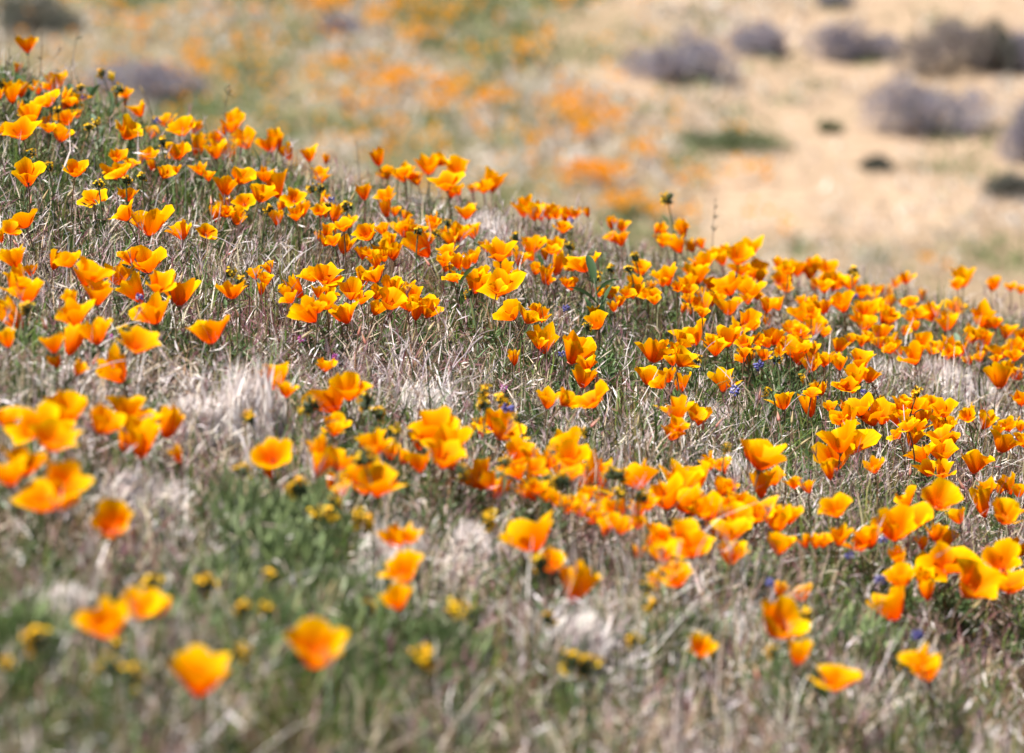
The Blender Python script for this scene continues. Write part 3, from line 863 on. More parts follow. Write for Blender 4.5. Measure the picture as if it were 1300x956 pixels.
def ground_at(px, py, lift=.0):
    P, t = hit(px, py, lift)
    P[2] = float(T(P[0], P[1]))
    return P, t


TUFTS = [(310, 575, 90, 130, 'tall feathery white dry grass tuft with splayed wispy stems', 0.05), (245, 560, 60, 80, 'white dry grass tuft leaning downslope beside the tallest white tuft', .35),
         (615, 325, 60, 70, 'bleached grass tuft on the crest behind orange poppies', .1), (1195, 520, 70, 75, 'bleached upright grass tuft below a dense band of poppies', .1),
         (1130, 505, 60, 60, 'pale grass tuft between two dense bands of poppies', -.1), (1235, 525, 60, 60, 'pale grass tuft beside poppies at the downslope end of the band', .2),
         (500, 760, 80, 110, 'white grass tuft beside two stacked poppies', .1), (450, 790, 60, 90, 'pale grass tuft between green leaves and two stacked poppies', .1),
         (90, 500, 90, 70, 'pale dry grass swept diagonally below a cluster of poppies', .9), (905, 545, 60, 50, 'white dry grass tuft under a funnel shaped poppy', .3),
         (920, 620, 60, 60, 'white forked dry stems beside a very large open poppy', .1), (715, 860, 70, 110, 'pale dry grass tuft leaning over the near slope', .5),
         (905, 840, 60, 90, 'pale dry grass tuft beside a small tattered poppy', .4), (170, 660, 80, 90, 'pale dry grass tuft above a round facing poppy', .5),
         (600, 720, 60, 80, 'bleached grass tuft upslope of a very large yellow orange poppy', .2), (70, 790, 60, 80, 'white papery grass tuft on the near slope', .5),
         (735, 560, 50, 40, 'short pale grass tuft below a row of three poppies', .2), (540, 530, 70, 60, 'lilac grey dead grass tuft with curling stems', .3)]
for (px, py, wpx, hpx, lab, ln) in TUFTS:
    P, t = ground_at(px, py - 10, .02)
    r = K * t
    n = int(260 + wpx * 4.2)
    R = wpx * r * .42
    a = rng.uniform(0, 6.28, n); q = R * np.sqrt(rng.random(n))
    bx, by = P[0] + q * np.cos(a), P[1] + q * np.sin(a)
    B = np.stack([bx, by, T(bx, by) - .003], 1) - P
    h = hpx * r * rng.uniform(.45, 1.05, n)
    if hpx > 100:                                      # bundled into separate sheaves
        nb = 11; ca = rng.uniform(0, 6.28, nb); cq = R * np.sqrt(rng.random(nb)); bi = rng.integers(0, nb, n)
        bx = P[0] + cq[bi] * np.cos(ca[bi]) + rng.normal(0, .004, n); by = P[1] + cq[bi] * np.sin(ca[bi]) + rng.normal(0, .004, n)
        B = np.stack([bx, by, T(bx, by) - .003], 1) - P
        h = h * rng.uniform(.7, 1.15, nb)[bi]
    lazs = np.where(rng.random(n) < .65, rng.normal(0.0 if ln > 0 else math.pi, .5, n), rng.uniform(0, 6.28, n))
    col = np.array([(.85, .80, .76), (.78, .71, .69), (.70, .62, .57), (.82, .77, .77)])[rng.integers(0, 4, n)]
    V, F, C, tips = blades(B, h, rng.uniform(.0013, .0034, n) * (2.3 if hpx > 100 else 1.5 if hpx > 70 else 1), lazs, np.abs(rng.normal(abs(ln) * .8, .12, n)), rng.uniform(0, 3.14, n), col * .9, col, rng.normal(0, .4, n))
    b = Bag(); b.add(V, F, C)
    o = obj('dry_grass_tuft', b.mesh('dry_grass_tuft'), M_DRY, None, P)
    tag(o, lab, 'grass tuft', 'pale dry grass tufts'); things.append((o, P, lab))

TWIGS = [(395, 420, 45, .9), (362, 345, 40, .4), (450, 470, 35, .2), (530, 480, 45, .2), (560, 470, 55, .6), (548, 492, 40, .8), (380, 495, 45, -.1), (500, 460, 50, .3), (470, 480, 35, .5),
         (345, 335, 40, .5), (300, 340, 35, .5), (275, 340, 60, .4), (50, 255, 35, .8), (140, 320, 40, .7), (884, 480, 50, .1), (915, 510, 45, .5), (760, 540, 45, .3), (715, 540, 40, .4),
         (890, 605, 40, -.3), (885, 625, 35, .5), (975, 540, 35, .4), (1120, 580, 50, .3), (1160, 570, 50, -.2), (1085, 600, 50, .5), (620, 330, 45, .3), (610, 345, 40, .4), (505, 340, 45, .9), (430, 380, 40, .7),
         (820, 560, 45, .3), (850, 545, 40, -.4), (600, 560, 40, .7), (440, 540, 40, .8), (240, 340, 40, .4), (640, 450, 40, .2), (580, 440, 45, .5), (1195, 590, 40, .3), (1230, 620, 35, .6), (90, 420, 60, 1.2), (60, 470, 70, 1.3)]
twigs = []
for i, (px, py, hpx, ln) in enumerate(TWIGS):
    r = random.Random(i * 37 + 5)
    P, t = ground_at(px, py + hpx * .5, .03)
    h = hpx * K * t * 1.25 + .03
    b = Bag()
    top = np.array([ln * h * .6, r.uniform(-.02, .02), h])
    main = bez((0, 0, -.005), (ln * h * .1 + r.uniform(-.01, .01), 0, h * .6), top + np.array([ln * .01, 0, -abs(ln) * .25 * h]), 8)
    col = np.array(random.choice([(.66, .58, .60), (.60, .50, .54), (.72, .66, .62), (.52, .42, .44)]))
    V, F = tube(main, np.linspace(.0011, .0005, 8), 4); b.add(V, F, col)
    for q in range(r.randint(2, 4)):
        k = r.randint(3, 6); s0 = main[k]
        e = s0 + np.array([r.uniform(-.03, .03), r.uniform(-.02, .02), r.uniform(.01, .035)])
        V, F = tube(bez(s0, (s0 + e) / 2 + np.array([0, 0, .006]), e, 5), np.linspace(.0007, .0004, 5), 3); b.add(V, F, col * r.uniform(.9, 1.1))
    o = obj('dry_twig', b.mesh('dry_twig', True), M_DRY, None, P)
    twigs.append((o, P, ln))

CLUMPS = [(10, 150, 60, 60, 'dark green leaf clump at the foot of the topmost poppies'), (95, 150, 60, 50, 'dark green leaf clump beside the red crest poppies'), (140, 215, 70, 45, 'dark green leaf clump behind a round facing poppy'), (280, 225, 70, 40, 'dark green leaf clump under paired crest poppies'), (430, 235, 60, 40, 'dark green leaf clump below fiddlenecks on the upper slope'), (1000, 560, 80, 50, 'green feathery leaf clump behind a very large open poppy'), (650, 340, 60, 40, 'green leaf clump between poppies just under the crest'),
          (330, 860, 100, 110, 'tall blurred green leaf clump on the lower slope beside a golden poppy'), (400, 900, 100, 120, 'wide blurred green leaf clump under the lowest golden poppy'), (270, 790, 80, 90, 'blurred green leaf clump below the round full faced poppy'), (450, 850, 80, 100, 'blurred green leaf clump beside the pale tuft on the lower slope'), (360, 770, 110, 110, 'dense blurred green leaf clump in the middle of the green patch'),
          (690, 790, 70, 80, 'blurred green leaf clump under a lone furled poppy'), (950, 770, 80, 70, 'blurred green leaf clump above a tilted poppy on the lower slope'), (210, 830, 80, 80, 'blurred green leaf clump below two golden poppies'),
          (55, 185, 70, 60, 'dark green leaf clump under the largest crest poppy'), (165, 160, 70, 45, 'dark green leaf clump below fiddlenecks on the crest'), (230, 200, 70, 45, 'green leaf clump between crest poppies and blue lupine'), (370, 250, 70, 45, 'green leaf clump behind a pair of fiddlenecks'),
          (975, 530, 130, 75, 'bushy green feathery leaf clump around a lone funnel poppy'), (1010, 515, 90, 70, 'bushy green leaf clump under a dense drift of poppies'), (930, 490, 80, 50, 'low green feathery leaf clump behind a lone funnel poppy'), (750, 500, 80, 85, 'green feathery leaf clump beside a tall leafy stem'), (770, 440, 60, 50, 'green leaf clump behind a tall leafy stem'),
          (340, 740, 110, 120, 'tall blurred green leaf clump below a round poppy'), (390, 720, 100, 120, 'tall blurred green leaf clump under yellow fiddlenecks'), (300, 700, 80, 100, 'blurred green leaf clump with a white seed head'), (420, 800, 90, 90, 'blurred green leaf clump above a large golden poppy'),
          (310, 810, 80, 80, 'blurred olive leaf clump beside a small yellow flower'), (70, 140, 70, 60, 'dark green leaf clump on the crest among poppies'), (20, 120, 60, 80, 'tall green grass clump at the very top of the crest'), (120, 190, 60, 50, 'dark green leaf clump under broad leaves'), (30, 170, 60, 40, 'dark green leaf clump below a wide open poppy'),
          (620, 650, 60, 80, 'green leaf clump carrying fiddleneck flowers in the dense poppy drift'), (690, 670, 60, 60, 'green leaf clump beneath a dense poppy drift'), (830, 720, 70, 60, 'green leaf clump under the lowest poppies of a dense drift'),
          (1150, 745, 60, 50, 'low olive green leaf clump beside a lone upright poppy'), (1210, 800, 60, 60, 'small dark green rosette clump under wide orange poppies'), (550, 870, 90, 100, 'large blurred green clump below two small yellow flowers'), (870, 850, 90, 80, 'blurred green clump below a tattered poppy'), (1080, 850, 80, 80, 'blurred green clump below a tall upright poppy'), (30, 860, 90, 100, 'blurred dark green clump with dull yellow heads'), (470, 260, 60, 40, 'low green leaf clump behind crest poppies'), (550, 265, 50, 50, 'green clump below a cluster of five crest poppies')]
for i, (px, py, wpx, hpx, lab) in enumerate(CLUMPS):
    P, t = ground_at(px, py - 12, .02)
    r = random.Random(i + 70); k = K * t
    n = int((46 if 'blurred' in lab else 28) + wpx * .35); R = wpx * k * .42
    fol = Bag(); st = Bag()
    soft = 'blurred' in lab
    base_col = (np.array([.165, .215, .09]) if soft else np.array([.075, .135, .04])) * r.uniform(.85, 1.25) + np.array([.03, .01, 0]) * ('olive' in lab)
    for q in range(n):
        a = r.uniform(0, 6.28); d = R * math.sqrt(r.random()) * .8
        bx, by = d * math.cos(a), d * math.sin(a)
        bz = float(T(P[0] + bx, P[1] + by)) - P[2]
        hgt = hpx * k * r.uniform(.45, .95) * (1 - .35 * d / R)
        top = np.array([bx * 1.35 + r.gauss(0, .012), by * 1.35 + r.gauss(0, .012), bz + hgt])
        path = bez((bx, by, bz - .004), (bx, by, bz + hgt * .55), top, 5)
        V, F = tube(path, np.linspace(.0011, .0006, 5), 3); st.add(V, F, base_col * 1.1)
        for z in range(15):
            f = r.uniform(.25, 1.0); c = path[0] * (1 - f) + path[-1] * f if f > .98 else np.array([np.interp(f, np.linspace(0, 1, 5), path[:, m]) for m in range(3)])
            L = r.uniform(.007, .02) * (2.3 if soft else 1); aa = r.uniform(0, 6.28); up = r.uniform(.1, 1.2) + (1.1 if soft else 0)
            dv = np.array([math.cos(aa), math.sin(aa), up]); dv /= np.linalg.norm(dv)
            sv = np.cross(dv, [math.sin(aa * 3), math.cos(aa * 3), .5]); sv /= np.linalg.norm(sv) + 1e-9
            ww = r.uniform(.0009, .0020) * (1.7 if soft else 1.15)
            fol.add(np.array([c, c + dv * L * .5 + sv * ww, c + dv * L * .5 - sv * ww, c + dv * L]), [(0, 1, 2), (1, 3, 2)], base_col * r.uniform(.7, 1.5) + np.array([.02, .02, .015]) * r.random())
    root = obj('leafy_clump', None, None, None, P); root.empty_display_size = .02
    o = obj('foliage', fol.mesh('foliage'), M_LEAF, root); o['kind'] = 'stuff'
    o = obj('stems', st.mesh('stems'), M_STEM, root); o['kind'] = 'stuff'
    lab = lab.replace('blurred ', '')
    tag(root, lab, 'plant', 'green leaf clumps on the poppy slope'); things.append((root, P, lab))

# broad lance-leaved plants
BROAD = [(90, 165, 62, 'broad dark leaves standing between crest poppies', .9), (112, 160, 60, 'broad curling dark leaf plant beside blue flowers on the crest', 1.0), (135, 165, 55, 'dark leaf plant with one leaf pointing up near two fiddlenecks', 1.0), (160, 195, 45, 'low plant with a broad dark leaf lying below a large crest poppy', .9),
         (125, 195, 50, 'plant with a pale grey green upright leaf among crest poppies', 1.0), (762, 440, 95, 'tall grey green leafy stem with a large dark leaf beside orange poppies', 1.3), (35, 150, 60, 'dark leafy plant under the red orange crest poppies', 1.0), (690, 370, 50, 'dark leafy stem between paired golden poppies', .9), (590, 400, 70, 'dark slender leafy stem below a golden poppy', .9), (1215, 480, 60, 'small leafy sprig above the bleached grass', .9)]
for i, (px, py, hpx, lab, f) in enumerate(BROAD):
    P, t = ground_at(px, py + 10, .03)
    r = random.Random(i * 11 + 3); h = hpx * K * t * 1.3
    root = obj('broad_leaf_plant', None, None, None, P); root.empty_display_size = .02
    path = bez((0, 0, -.005), (r.uniform(-.005, .005), 0, h * .6), (r.uniform(-.015, .015), r.uniform(-.01, .01), h), 7)
    V, F = tube(path, np.linspace(.0022, .0012, 7), 6)
    obj('stem', mesh_np('stem', V, F, np.broadcast_to(np.array([.17, .21, .12]), (len(V), 3)), None, True), M_STEM, root)
    for q in range(7):
        s = (.25 + .11 * q)
        loc = [np.interp(s, np.linspace(0, 1, 7), path[:, m]) for m in range(3)]
        colr = np.array([.045, .085, .03]) if 'dark' in lab else np.array([.17, .23, .15])
        V, F, C = lance_leaf(r.uniform(.035, .055) * f, r.uniform(.008, .013) * f, q * 2.4 + r.uniform(-.4, .4), r.uniform(.6, 1.25), r.uniform(.1, .45), colr * r.uniform(.8, 1.3))
        obj('leaf', mesh_np('leaf', V, F, C, None, True), M_LEAF, root, loc)
    tag(root, lab, 'plant', 'broad leaved plants on the poppy slope'); things.append((root, P, lab))

# tall bare wisps that stick up over the crest at the top left
for i, (px, py, px1, py1, lab) in enumerate([(85, 120, 100, 38, 'tall bare grass wisp curving over the crest toward the far slope'), (50, 100, 54, 42, 'tall thin grass wisp beside the topmost poppy'), (8, 95, 12, 60, 'tall grass wisp upslope of the topmost poppy'), (120, 110, 72, 88, 'arched bare wisp leaning over the grey violet shrub'),
                                             (278, 165, 292, 108, 'dark seed stalk with drooping seeds standing over the crest'), (903, 300, 908, 255, 'thin seed stalk standing over the poppy band against the far slope'), (458, 200, 452, 178, 'short green blade standing over the crest')]):
    r = random.Random(i)
    Pt, t = hit(px, py, .07); P = np.array([Pt[0], Pt[1], float(T(Pt[0], Pt[1]))])
    d = ray(px1, py1); tt = Pt[1] / d[1]
    tip = np.array([d[0] * tt, Pt[1], CAM.z + d[2] * tt]) - P
    b = Bag(); path = bez((0, 0, 0), (0.2 * tip[0], 0.01, tip[2] * .7), tip, 9)
    V, F = tube(path, np.linspace(.0011, .0005, 9), 4); b.add(V, F, (.20, .16, .12))
    for q in range(7 if 'seed' in lab else 2):
        c = path[r.randint(5, 8)]; e = c + np.array([r.uniform(-.012, .012), 0, r.uniform(-.006, .012)])
        V, F = tube([c, (c + e) / 2, e], [.0004, .0012, .0003], 4); b.add(V, F, (.16, .15, .08))
    o = obj('grass_wisp', b.mesh('grass_wisp', True), M_DRY, None, P)
    tag(o, lab, 'grass stalk', 'bare stalks standing over the crest')

# ------------------------------------------------------------------ the far slope: shrubs, ground cover, poppies
SHRUBS = [(865, 104, 130, 60, 'wide grey lilac sage shrub on pale sand', 'g'), (962, 70, 66, 46, 'small rounded sage shrub with dark base on pale sand', 'g'), (1085, 76, 115, 52, 'flat grey shrub with bright green growth at its foot', 'g'),
          (1178, 168, 150, 88, 'largest grey lilac sage shrub on the sand with green growth below', 'g'), (1205, 92, 125, 66, 'brownish sage shrub behind the largest sage shrub', 'b'), (1265, 92, 50, 70, 'narrow dark green shrub beside the brownish shrub', 'd'), (1300, 95, 60, 60, 'grey shrub beyond the narrow dark shrub', 'g'),
          (1305, 205, 60, 75, 'dark grey shrub below the grey shrubs at the sand edge', 'g'), (1282, 252, 60, 30, 'low dark shrub lying on open sand', 'd'), (45, 40, 105, 55, 'dark grey shrub on the far slope above the topmost poppies', 'd'), (185, 128, 160, 50, 'broad low grey violet shrub just beyond the crest', 'g'),
          (1054, 168, 18, 16, 'tiny green plant alone on open sand', 'n'), (1112, 216, 36, 14, 'tiny low dark plant on sand below the largest shrub', 'd'), (1060, 8, 40, 16, 'pale blue grey shrub at the upper sand', 'g'), (920, 190, 150, 24, 'long low grey green mat plant crossing the sand', 'n'), (430, 42, 60, 20, 'pale grey low shrub among distant poppies', 'g')]
for i, (px, py, wpx, hpx, lab, kk) in enumerate(SHRUBS):
    P, t = hit_far(px, py); k = K * t
    r = np.random.default_rng(i + 5)
    RX, H = wpx * k * .5, hpx * k * 1.02
    RY = RX * .9
    n = int(2600 * min(1.6, (wpx * max(hpx, 30)) / 6000 + .25))
    # several lobes
    nl = 9 if wpx > 30 else 2
    lob = np.stack([(np.linspace(-.72, .72, nl) + r.normal(0, .08, nl)) * RX, r.uniform(-.7, .7, nl) * RY, r.uniform(.2, .66, nl) * H], 1)
    lob[:, 2] *= 1.1 - .55 * np.abs(lob[:, 0]) / RX
    lr = np.stack([r.uniform(.25, .45, nl) * RX, r.uniform(.3, .55, nl) * RY, r.uniform(.26, .42, nl) * H], 1)
    w_ = r.integers(0, nl, n)
    dirs = r.normal(0, 1, (n, 3)); dirs /= np.linalg.norm(dirs, axis=1)[:, None]
    rad = r.random(n) ** .35
    c = lob[w_] + dirs * lr[w_] * rad[:, None]
    c[:, 2] = np.maximum(c[:, 2], .02)
    out = dirs + r.normal(0, .45, (n, 3)) + np.array([0, 0, .5]); out /= np.linalg.norm(out, axis=1)[:, None]
    L = r.uniform(.025, .065, n)[:, None]
    sv = np.cross(out, r.normal(0, 1, (n, 3))); sv /= np.linalg.norm(sv, axis=1)[:, None]
    wq = r.uniform(.003, .008, n)[:, None]
    Vv = np.stack([c, c + out * L * .5 + sv * wq, c + out * L * .5 - sv * wq, c + out * L], 1).reshape(-1, 3)
    F = (np.arange(n)[:, None, None] * 4 + np.array([[0, 1, 2], [1, 3, 2]])[None]).reshape(-1, 3)
    base = {'g': (.27, .25, .295), 'b': (.22, .19, .18), 'd': (.12, .125, .105), 'n': (.16, .20, .10)}[kk]
    colr = np.array(base) * r.uniform(.65, 1.3, (n, 1)) + np.array([.0, .02, -.01]) * r.uniform(-1, 1, (n, 1))
    root = obj('sage_shrub', None, None, None, P); root.empty_display_size = .1
    o = obj('foliage', mesh_np('foliage', Vv, F, np.repeat(colr, 4, 0)), M_SHRUB, root); o['kind'] = 'stuff'
    b = Bag()
    for q in range(14):
        a = r.uniform(0, 6.28); e = np.array([math.cos(a) * RX * .6, math.sin(a) * RY * .6, H * r.uniform(.4, .75)])
        V, F2 = tube(bez((0, 0, -.03), e * np.array([.3, .3, .5]), e, 5), np.linspace(.008, .003, 5), 4); b.add(V, F2, (.20, .16, .13))
    o = obj('branches', b.mesh('branches'), M_STEM, root); o['kind'] = 'stuff'
    tag(root, lab, 'shrub', 'sage shrubs on the far slope')

MATS = [(1095, 78, 55), (1190, 172, 70), (880, 108, 60), (640, 60, 60), (650, 178, 55), (700, 30, 50), (365, 128, 60), (300, 62, 45), (1040, 112, 50), (930, 185, 80), (1060, 165, 14), (1000, 320, 90), (1120, 330, 80), (1250, 330, 90), (600, 35, 45), (1190, 30, 40), (1000, 130, 40), (820, 140, 50), (900, 30, 40), (480, 75, 40)]
MB_ = []
for px, py, rr_ in MATS:
    P, t = hit_far(px, py); MB_.append((P[0], P[1], rr_ * K * t))
# low ground cover on the far slope
n = 125000
x = rng.uniform(-6, 6, n); y = rng.uniform(32, 52, n)
cov = np.clip(1.1 - sandiness(x, y) * 1.02 + .75 * vnoise(x * 1.3, y * .6, 77), 0.05, 1) * (.35 + .65 * (vnoise(x * 2.6, y * 1.2, 78) > -.25))
matw = np.zeros(n)
for (a_, b_, r_) in MB_: matw = np.maximum(matw, np.exp(-((x - a_) / (r_ * .6)) ** 2 - ((y - b_) / (r_ * .9)) ** 2))
m = rng.random(n) < np.maximum(cov, matw * .8) * .72
matw = matw[m]
x, y = x[m], y[m]; n = len(x)
gn = vnoise(x * 1.5, y * .8, 80) + .6 * vnoise(x * 3.6, y * 1.8, 81)
green = rng.random(n) < np.maximum(np.clip(.34 + 1.5 * gn, .03, .97), matw * .85)
pal_g = np.array([(.09, .15, .04), (.13, .18, .06), (.19, .22, .11)]); pal_d = np.array([(.52, .46, .40), (.58, .54, .50), (.40, .30, .25), (.46, .43, .38)])
col = np.where(green[:, None], pal_g[rng.integers(0, 3, n)], pal_d[rng.integers(0, 4, n)]) * rng.uniform(.8, 1.2, (n, 1))
m_ = 2
xr, yr = np.repeat(x, m_) + rng.normal(0, .03, n * m_), np.repeat(y, m_) + rng.normal(0, .03, n * m_)
P = np.stack([xr, yr, T(xr, yr) - .01], 1)
N = n * m_
V, F, C, _ = blades(P, rng.uniform(.04, .12, N), rng.uniform(.010, .024, N), rng.uniform(0, 6.28, N), rng.uniform(.2, 1.4, N), rng.uniform(0, 3.14, N), np.repeat(col, m_, 0), np.repeat(col, m_, 0) * 1.05)
o = obj('ground_cover', mesh_np('ground_cover', V, F, C), M_GRASS)
tag(o, 'patchy low green and straw ground cover on the far slope', 'ground cover', kind='stuff')

FARP = [(250, 95, 26), (185, 45, 12), (245, 75, 14), (235, 110, 14), (140, 45, 8), (170, 50, 10), (400, 15, 26), (425, 15, 26), (385, 8, 12), (480, 30, 16), (510, 20, 12), (570, 32, 22), (500, 30, 14), (700, 8, 14), (720, 10, 12), (530, 57, 16), (515, 62, 12), (505, 110, 26), (490, 120, 18), (470, 120, 16), (520, 112, 14), (555, 125, 20), (575, 128, 12),
        (620, 138, 18), (560, 147, 12), (545, 145, 12), (640, 142, 14), (595, 150, 12), (715, 143, 34), (730, 148, 20), (740, 165, 24), (770, 165, 26), (745, 180, 22), (785, 165, 12), (680, 192, 14), (740, 232, 40), (755, 240, 26), (720, 240, 18), (765, 232, 16), (815, 205, 14), (790, 240, 10), (890, 240, 12), (965, 236, 16), (915, 235, 8), (870, 250, 14), (800, 270, 24), (780, 272, 20), (820, 278, 14), (830, 215, 8),
        (450, 95, 10), (440, 90, 12), (430, 98, 8), (330, 30, 8), (300, 60, 8), (660, 75, 12), (680, 70, 10), (540, 30, 10), (600, 75, 8), (455, 140, 12), (470, 150, 10), (390, 110, 6), (420, 60, 6), (350, 115, 8), (275, 110, 6), (940, 180, 6), (1000, 300, 8), (960, 290, 8), (880, 290, 14), (850, 285, 12), (660, 215, 6), (620, 190, 5), (500, 175, 8), (1190, 352, 8), (560, 5, 10), (620, 5, 8), (460, 5, 10), (300, 20, 6), (760, 140, 6), (700, 160, 10)]
b = Bag()
hx, hF = lathe([(0, 0), (.012, .006), (.022, .022), (.026, .036)], 7)
hU = np.stack([.86 + .14 * np.clip(hx[:, 2] / .036, 0, 1), np.zeros(len(hx))], 1)
for (px, py, cnt) in FARP:
    for q in range(int(cnt * .5)):
        P, t = hit_far(px + rng.normal(0, 13), py + rng.normal(0, 6))
        b.add(hx * rng.uniform(.8, 1.25) + P + np.array([0, 0, .10]), hF, None, hU)
for q in range(520):
    px = rng.uniform(-60, 860); py = rng.uniform(-20, 270)
    if rng.random() < sstep(500, 900, px) * .8: continue
    P, t = hit_far(px, py)
    b.add(hx * rng.uniform(.8, 1.2) + P + np.array([0, 0, .10]), hF, None, hU)
fx, fy = rng.uniform(-7, 7, 500), rng.uniform(33, 56, 500)
for xx, yy in zip(fx, fy):
    if abs(xx) > .1 * yy and rng.random() > float(sandiness(xx, yy)):
        b.add(hx + np.array([xx, yy, float(T(xx, yy)) + .1]), hF, None, hU)
o = obj('distant_poppies', b.mesh('distant_poppies', True), M_PETAL)
tag(o, 'distant drifts of orange poppies dotted over the far slope', 'poppies', kind='stuff')

# ------------------------------------------------------------------ labels for the flowers: form, lean, company and what they stand beside
LAND = [(o, P, lab) for (o, P, lab) in things if lab]
pop = [p for i, p in enumerate(poppies) if i in single]
B2 = np.array([[p['base'].x, p['base'].y] for p in pop])


def zone_of(t):
    return 'on the crest' if t > 9.0 else 'on the upper slope' if t > 8.0 else 'on the middle slope' if t > 6.6 else 'on the lower slope'


def landmark(x, y, reach):
    best, lm = 9, ''
    for (o, P, lab) in LAND:
        d = math.hypot(P[0] - x, (P[1] - y) * .5)
        if d < best: best, lm = d, lab
    if best > reach: return ''
    return 'bleached tuft' if o_kind(lm) == 't' else 'broad leaves' if o_kind(lm) == 'b' else 'green clump'


BLABS = {l[3] for l in BROAD}; TLABS = {l[4] for l in TUFTS}


def o_kind(lab): return 't' if lab in TLABS else 'b' if lab in BLABS else 'c'


def look(p):
    k = p['kind']; wcm = p['wp'] * K * p['t'] * 100
    form = {'c': 'cup shaped', 'o': 'wide open', 't': 'furled', 'f': 'round'}[k[0]]
    if k == 'cf': form = 'funnel shaped'
    size = 'huge ' if wcm > 5.6 else 'large ' if wcm > 4.4 else 'tiny ' if wcm < 1.9 else 'small ' if wcm < 2.9 else ''
    colr = 'red' if 'd' in k else 'golden' if k[0] in 'of' else 'orange'
    return f'{size}{form} {colr}'


for i, p in enumerate(pop):
    k = p['kind']
    lean = ' leaning downslope' if 'R' in k else ' leaning upslope' if 'L' in k else ''
    dist = np.hypot((B2[:, 0] - B2[i, 0]), (B2[:, 1] - B2[i, 1]) * .45)
    near = int((dist < .06).sum()) - 1
    dist[i] = 9; j = int(np.argmin(dist))
    comp = ' alone' if near == 0 and not lean else '' if near < 3 else ' crowded'
    fy_ = [s for s in small if s['k'] in 'yb' and math.hypot(s['base'].x - B2[i, 0], (s['base'].y - B2[i, 1]) * .5) < .05]
    lm = landmark(B2[i, 0], B2[i, 1], .15)
    if fy_: where = ' beside ' + ('yellow fiddleneck' if fy_[0]['k'] == 'y' else 'blue lupine')
    elif near: where = ' beside ' + look(pop[j]) + ' one'
    elif lm: where = ' near ' + lm
    else: where = ''
    if near and not fy_: comp = ''
    tag(p['root'], f'{look(p)} poppy{lean}{comp}{where} {zone_of(p["t"])}', 'poppy', 'orange poppies on the near slope')


def company(x, y):
    dd = np.hypot(B2[:, 0] - x, (B2[:, 1] - y) * .5); j = int(np.argmin(dd))
    if dd[j] < .09: return ('touching ' if dd[j] < .03 else 'beside ') + look(pop[j]) + ' poppy'
    lm = landmark(x, y, .2)
    return ('away from poppies near ' + lm) if lm else 'away from poppies'


for s in small:
    zone = zone_of(s['t']); wh = company(s['base'].x, s['base'].y)
    ln = 'tilted downslope ' if s['ax'].x > .25 else 'tilted upslope ' if s['ax'].x < -.25 else ''
    sz = 'big ' if s['wp'] > 17 else 'tiny ' if s['wp'] < 9 else ''
    if s['k'] == 'y': tag(s['root'], f'{sz}yellow fiddleneck {ln}{wh} {zone}', 'fiddleneck', 'yellow fiddlenecks among the poppies')
    elif s['k'] == 'b': tag(s['root'], f'{sz}blue violet lupine {ln}{wh} {zone}', 'lupine', 'blue lupines among the poppies')
    elif s['k'] == 'k': tag(s['root'], f'pink filaree blossom {wh} {zone}', 'wildflower', 'pink filaree among the grass')
    else: tag(s['root'], f'pointed pinkish bud {ln}{wh} {zone}', 'flower bud', 'poppy buds in the grass')
for (o, P, ln) in twigs:
    how = 'steeply slanting' if abs(ln) > .75 else 'slanting' if abs(ln) > .35 else 'upright'
    tag(o, f'{how} pale dry twig {company(P[0], P[1])} {zone_of(P[1])}', 'twig', 'dry twigs in the grass')


def lean_of(k): return ' leaning downslope' if 'R' in k else ' leaning upslope' if 'L' in k else ''


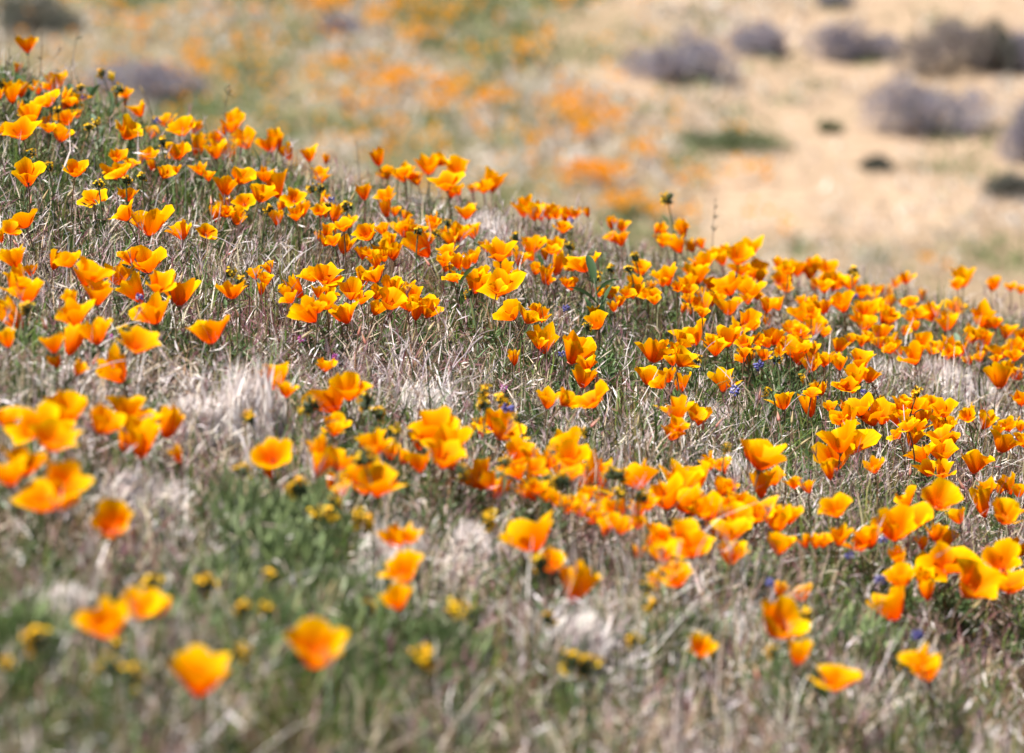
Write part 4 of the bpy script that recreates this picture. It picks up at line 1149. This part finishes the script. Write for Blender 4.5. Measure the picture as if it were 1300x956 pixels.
def assign(items, noun):
    """items: (object, x, y, first words, t); each takes the true description that the fewest others could use"""
    cand = []
    for (o, x, y, head, t) in items:
        dd = np.hypot(B2[:, 0] - x, (B2[:, 1] - y) * .45)
        idx = [j for j in np.argsort(dd) if pop[j]['root'] is not o][:5]
        n_ = [look(pop[j]) for j in idx]; z = zone_of(t); c_ = [o['label']]
        side = ['just downslope of' if B2[j, 0] < x else 'just upslope of' for j in idx]
        if dd[idx[0]] < .2:
            c_.append(f'{head} {side[0]} {n_[0]} one {z}' if noun == 'one' else f'{head} {side[0]} {n_[0]} poppy {z}')
            for a_ in range(0, 2):
                for b_ in range(a_ + 1, 5):
                    if n_[a_] != n_[b_]: c_.append(f'{head} between {n_[a_]} and {n_[b_]} {noun}s'.replace('poppys', 'poppies'))
        near_l = sorted(((math.hypot(P[0] - x, (P[1] - y) * .5), lab) for (_, P, lab) in LAND))[:3]
        for d_, lab in near_l:
            if d_ < .3: c_.append(f'{head} near {lab}')
        near_s = sorted(((math.hypot(q['base'].x - x, (q['base'].y - y) * .5), q['root']['label'], q['k']) for q in small if q['root'] is not o))[:1]
        if near_s and near_s[0][0] < .12 and noun == 'one':
            nm_ = {'y': 'yellow fiddleneck', 'b': 'blue lupine', 'k': 'pink filaree', 'p': 'pinkish bud'}[near_s[0][2]]
            c_.append(f'{head} between {nm_} and {n_[0]} one {z}')
        cand.append([q for q in dict.fromkeys(c_) if len(q.split()) <= 16] or [f'{head} {z}'])
    use = {}
    for c_ in cand:
        for q in c_: use[q] = use.get(q, 0) + 1
    taken = {}
    for k in sorted(range(len(items)), key=lambda k: min(use[q] for q in cand[k])):
        q = min(cand[k], key=lambda q: (taken.get(q, 0), use[q]))
        taken[q] = taken.get(q, 0) + 1
        items[k][0]['label'] = q


assign([(p['root'], B2[i, 0], B2[i, 1], look(p) + ' poppy' + lean_of(p['kind']), p['t']) for i, p in enumerate(pop)], 'one')
for kk, nm_ in (('y', 'yellow fiddleneck'), ('b', 'blue violet lupine'), ('k', 'pink filaree blossom'), ('p', 'pointed pinkish bud')):
    assign([(s['root'], s['base'].x, s['base'].y, ('big ' if s['wp'] > 17 else 'tiny ' if s['wp'] < 9 else '') + nm_, s['t']) for s in small if s['k'] == kk], 'poppy')
assign([(o, P[0], P[1], ('steeply slanting' if abs(ln) > .75 else 'slanting' if abs(ln) > .35 else 'upright') + ' dry twig', P[1]) for (o, P, ln) in twigs], 'poppy')
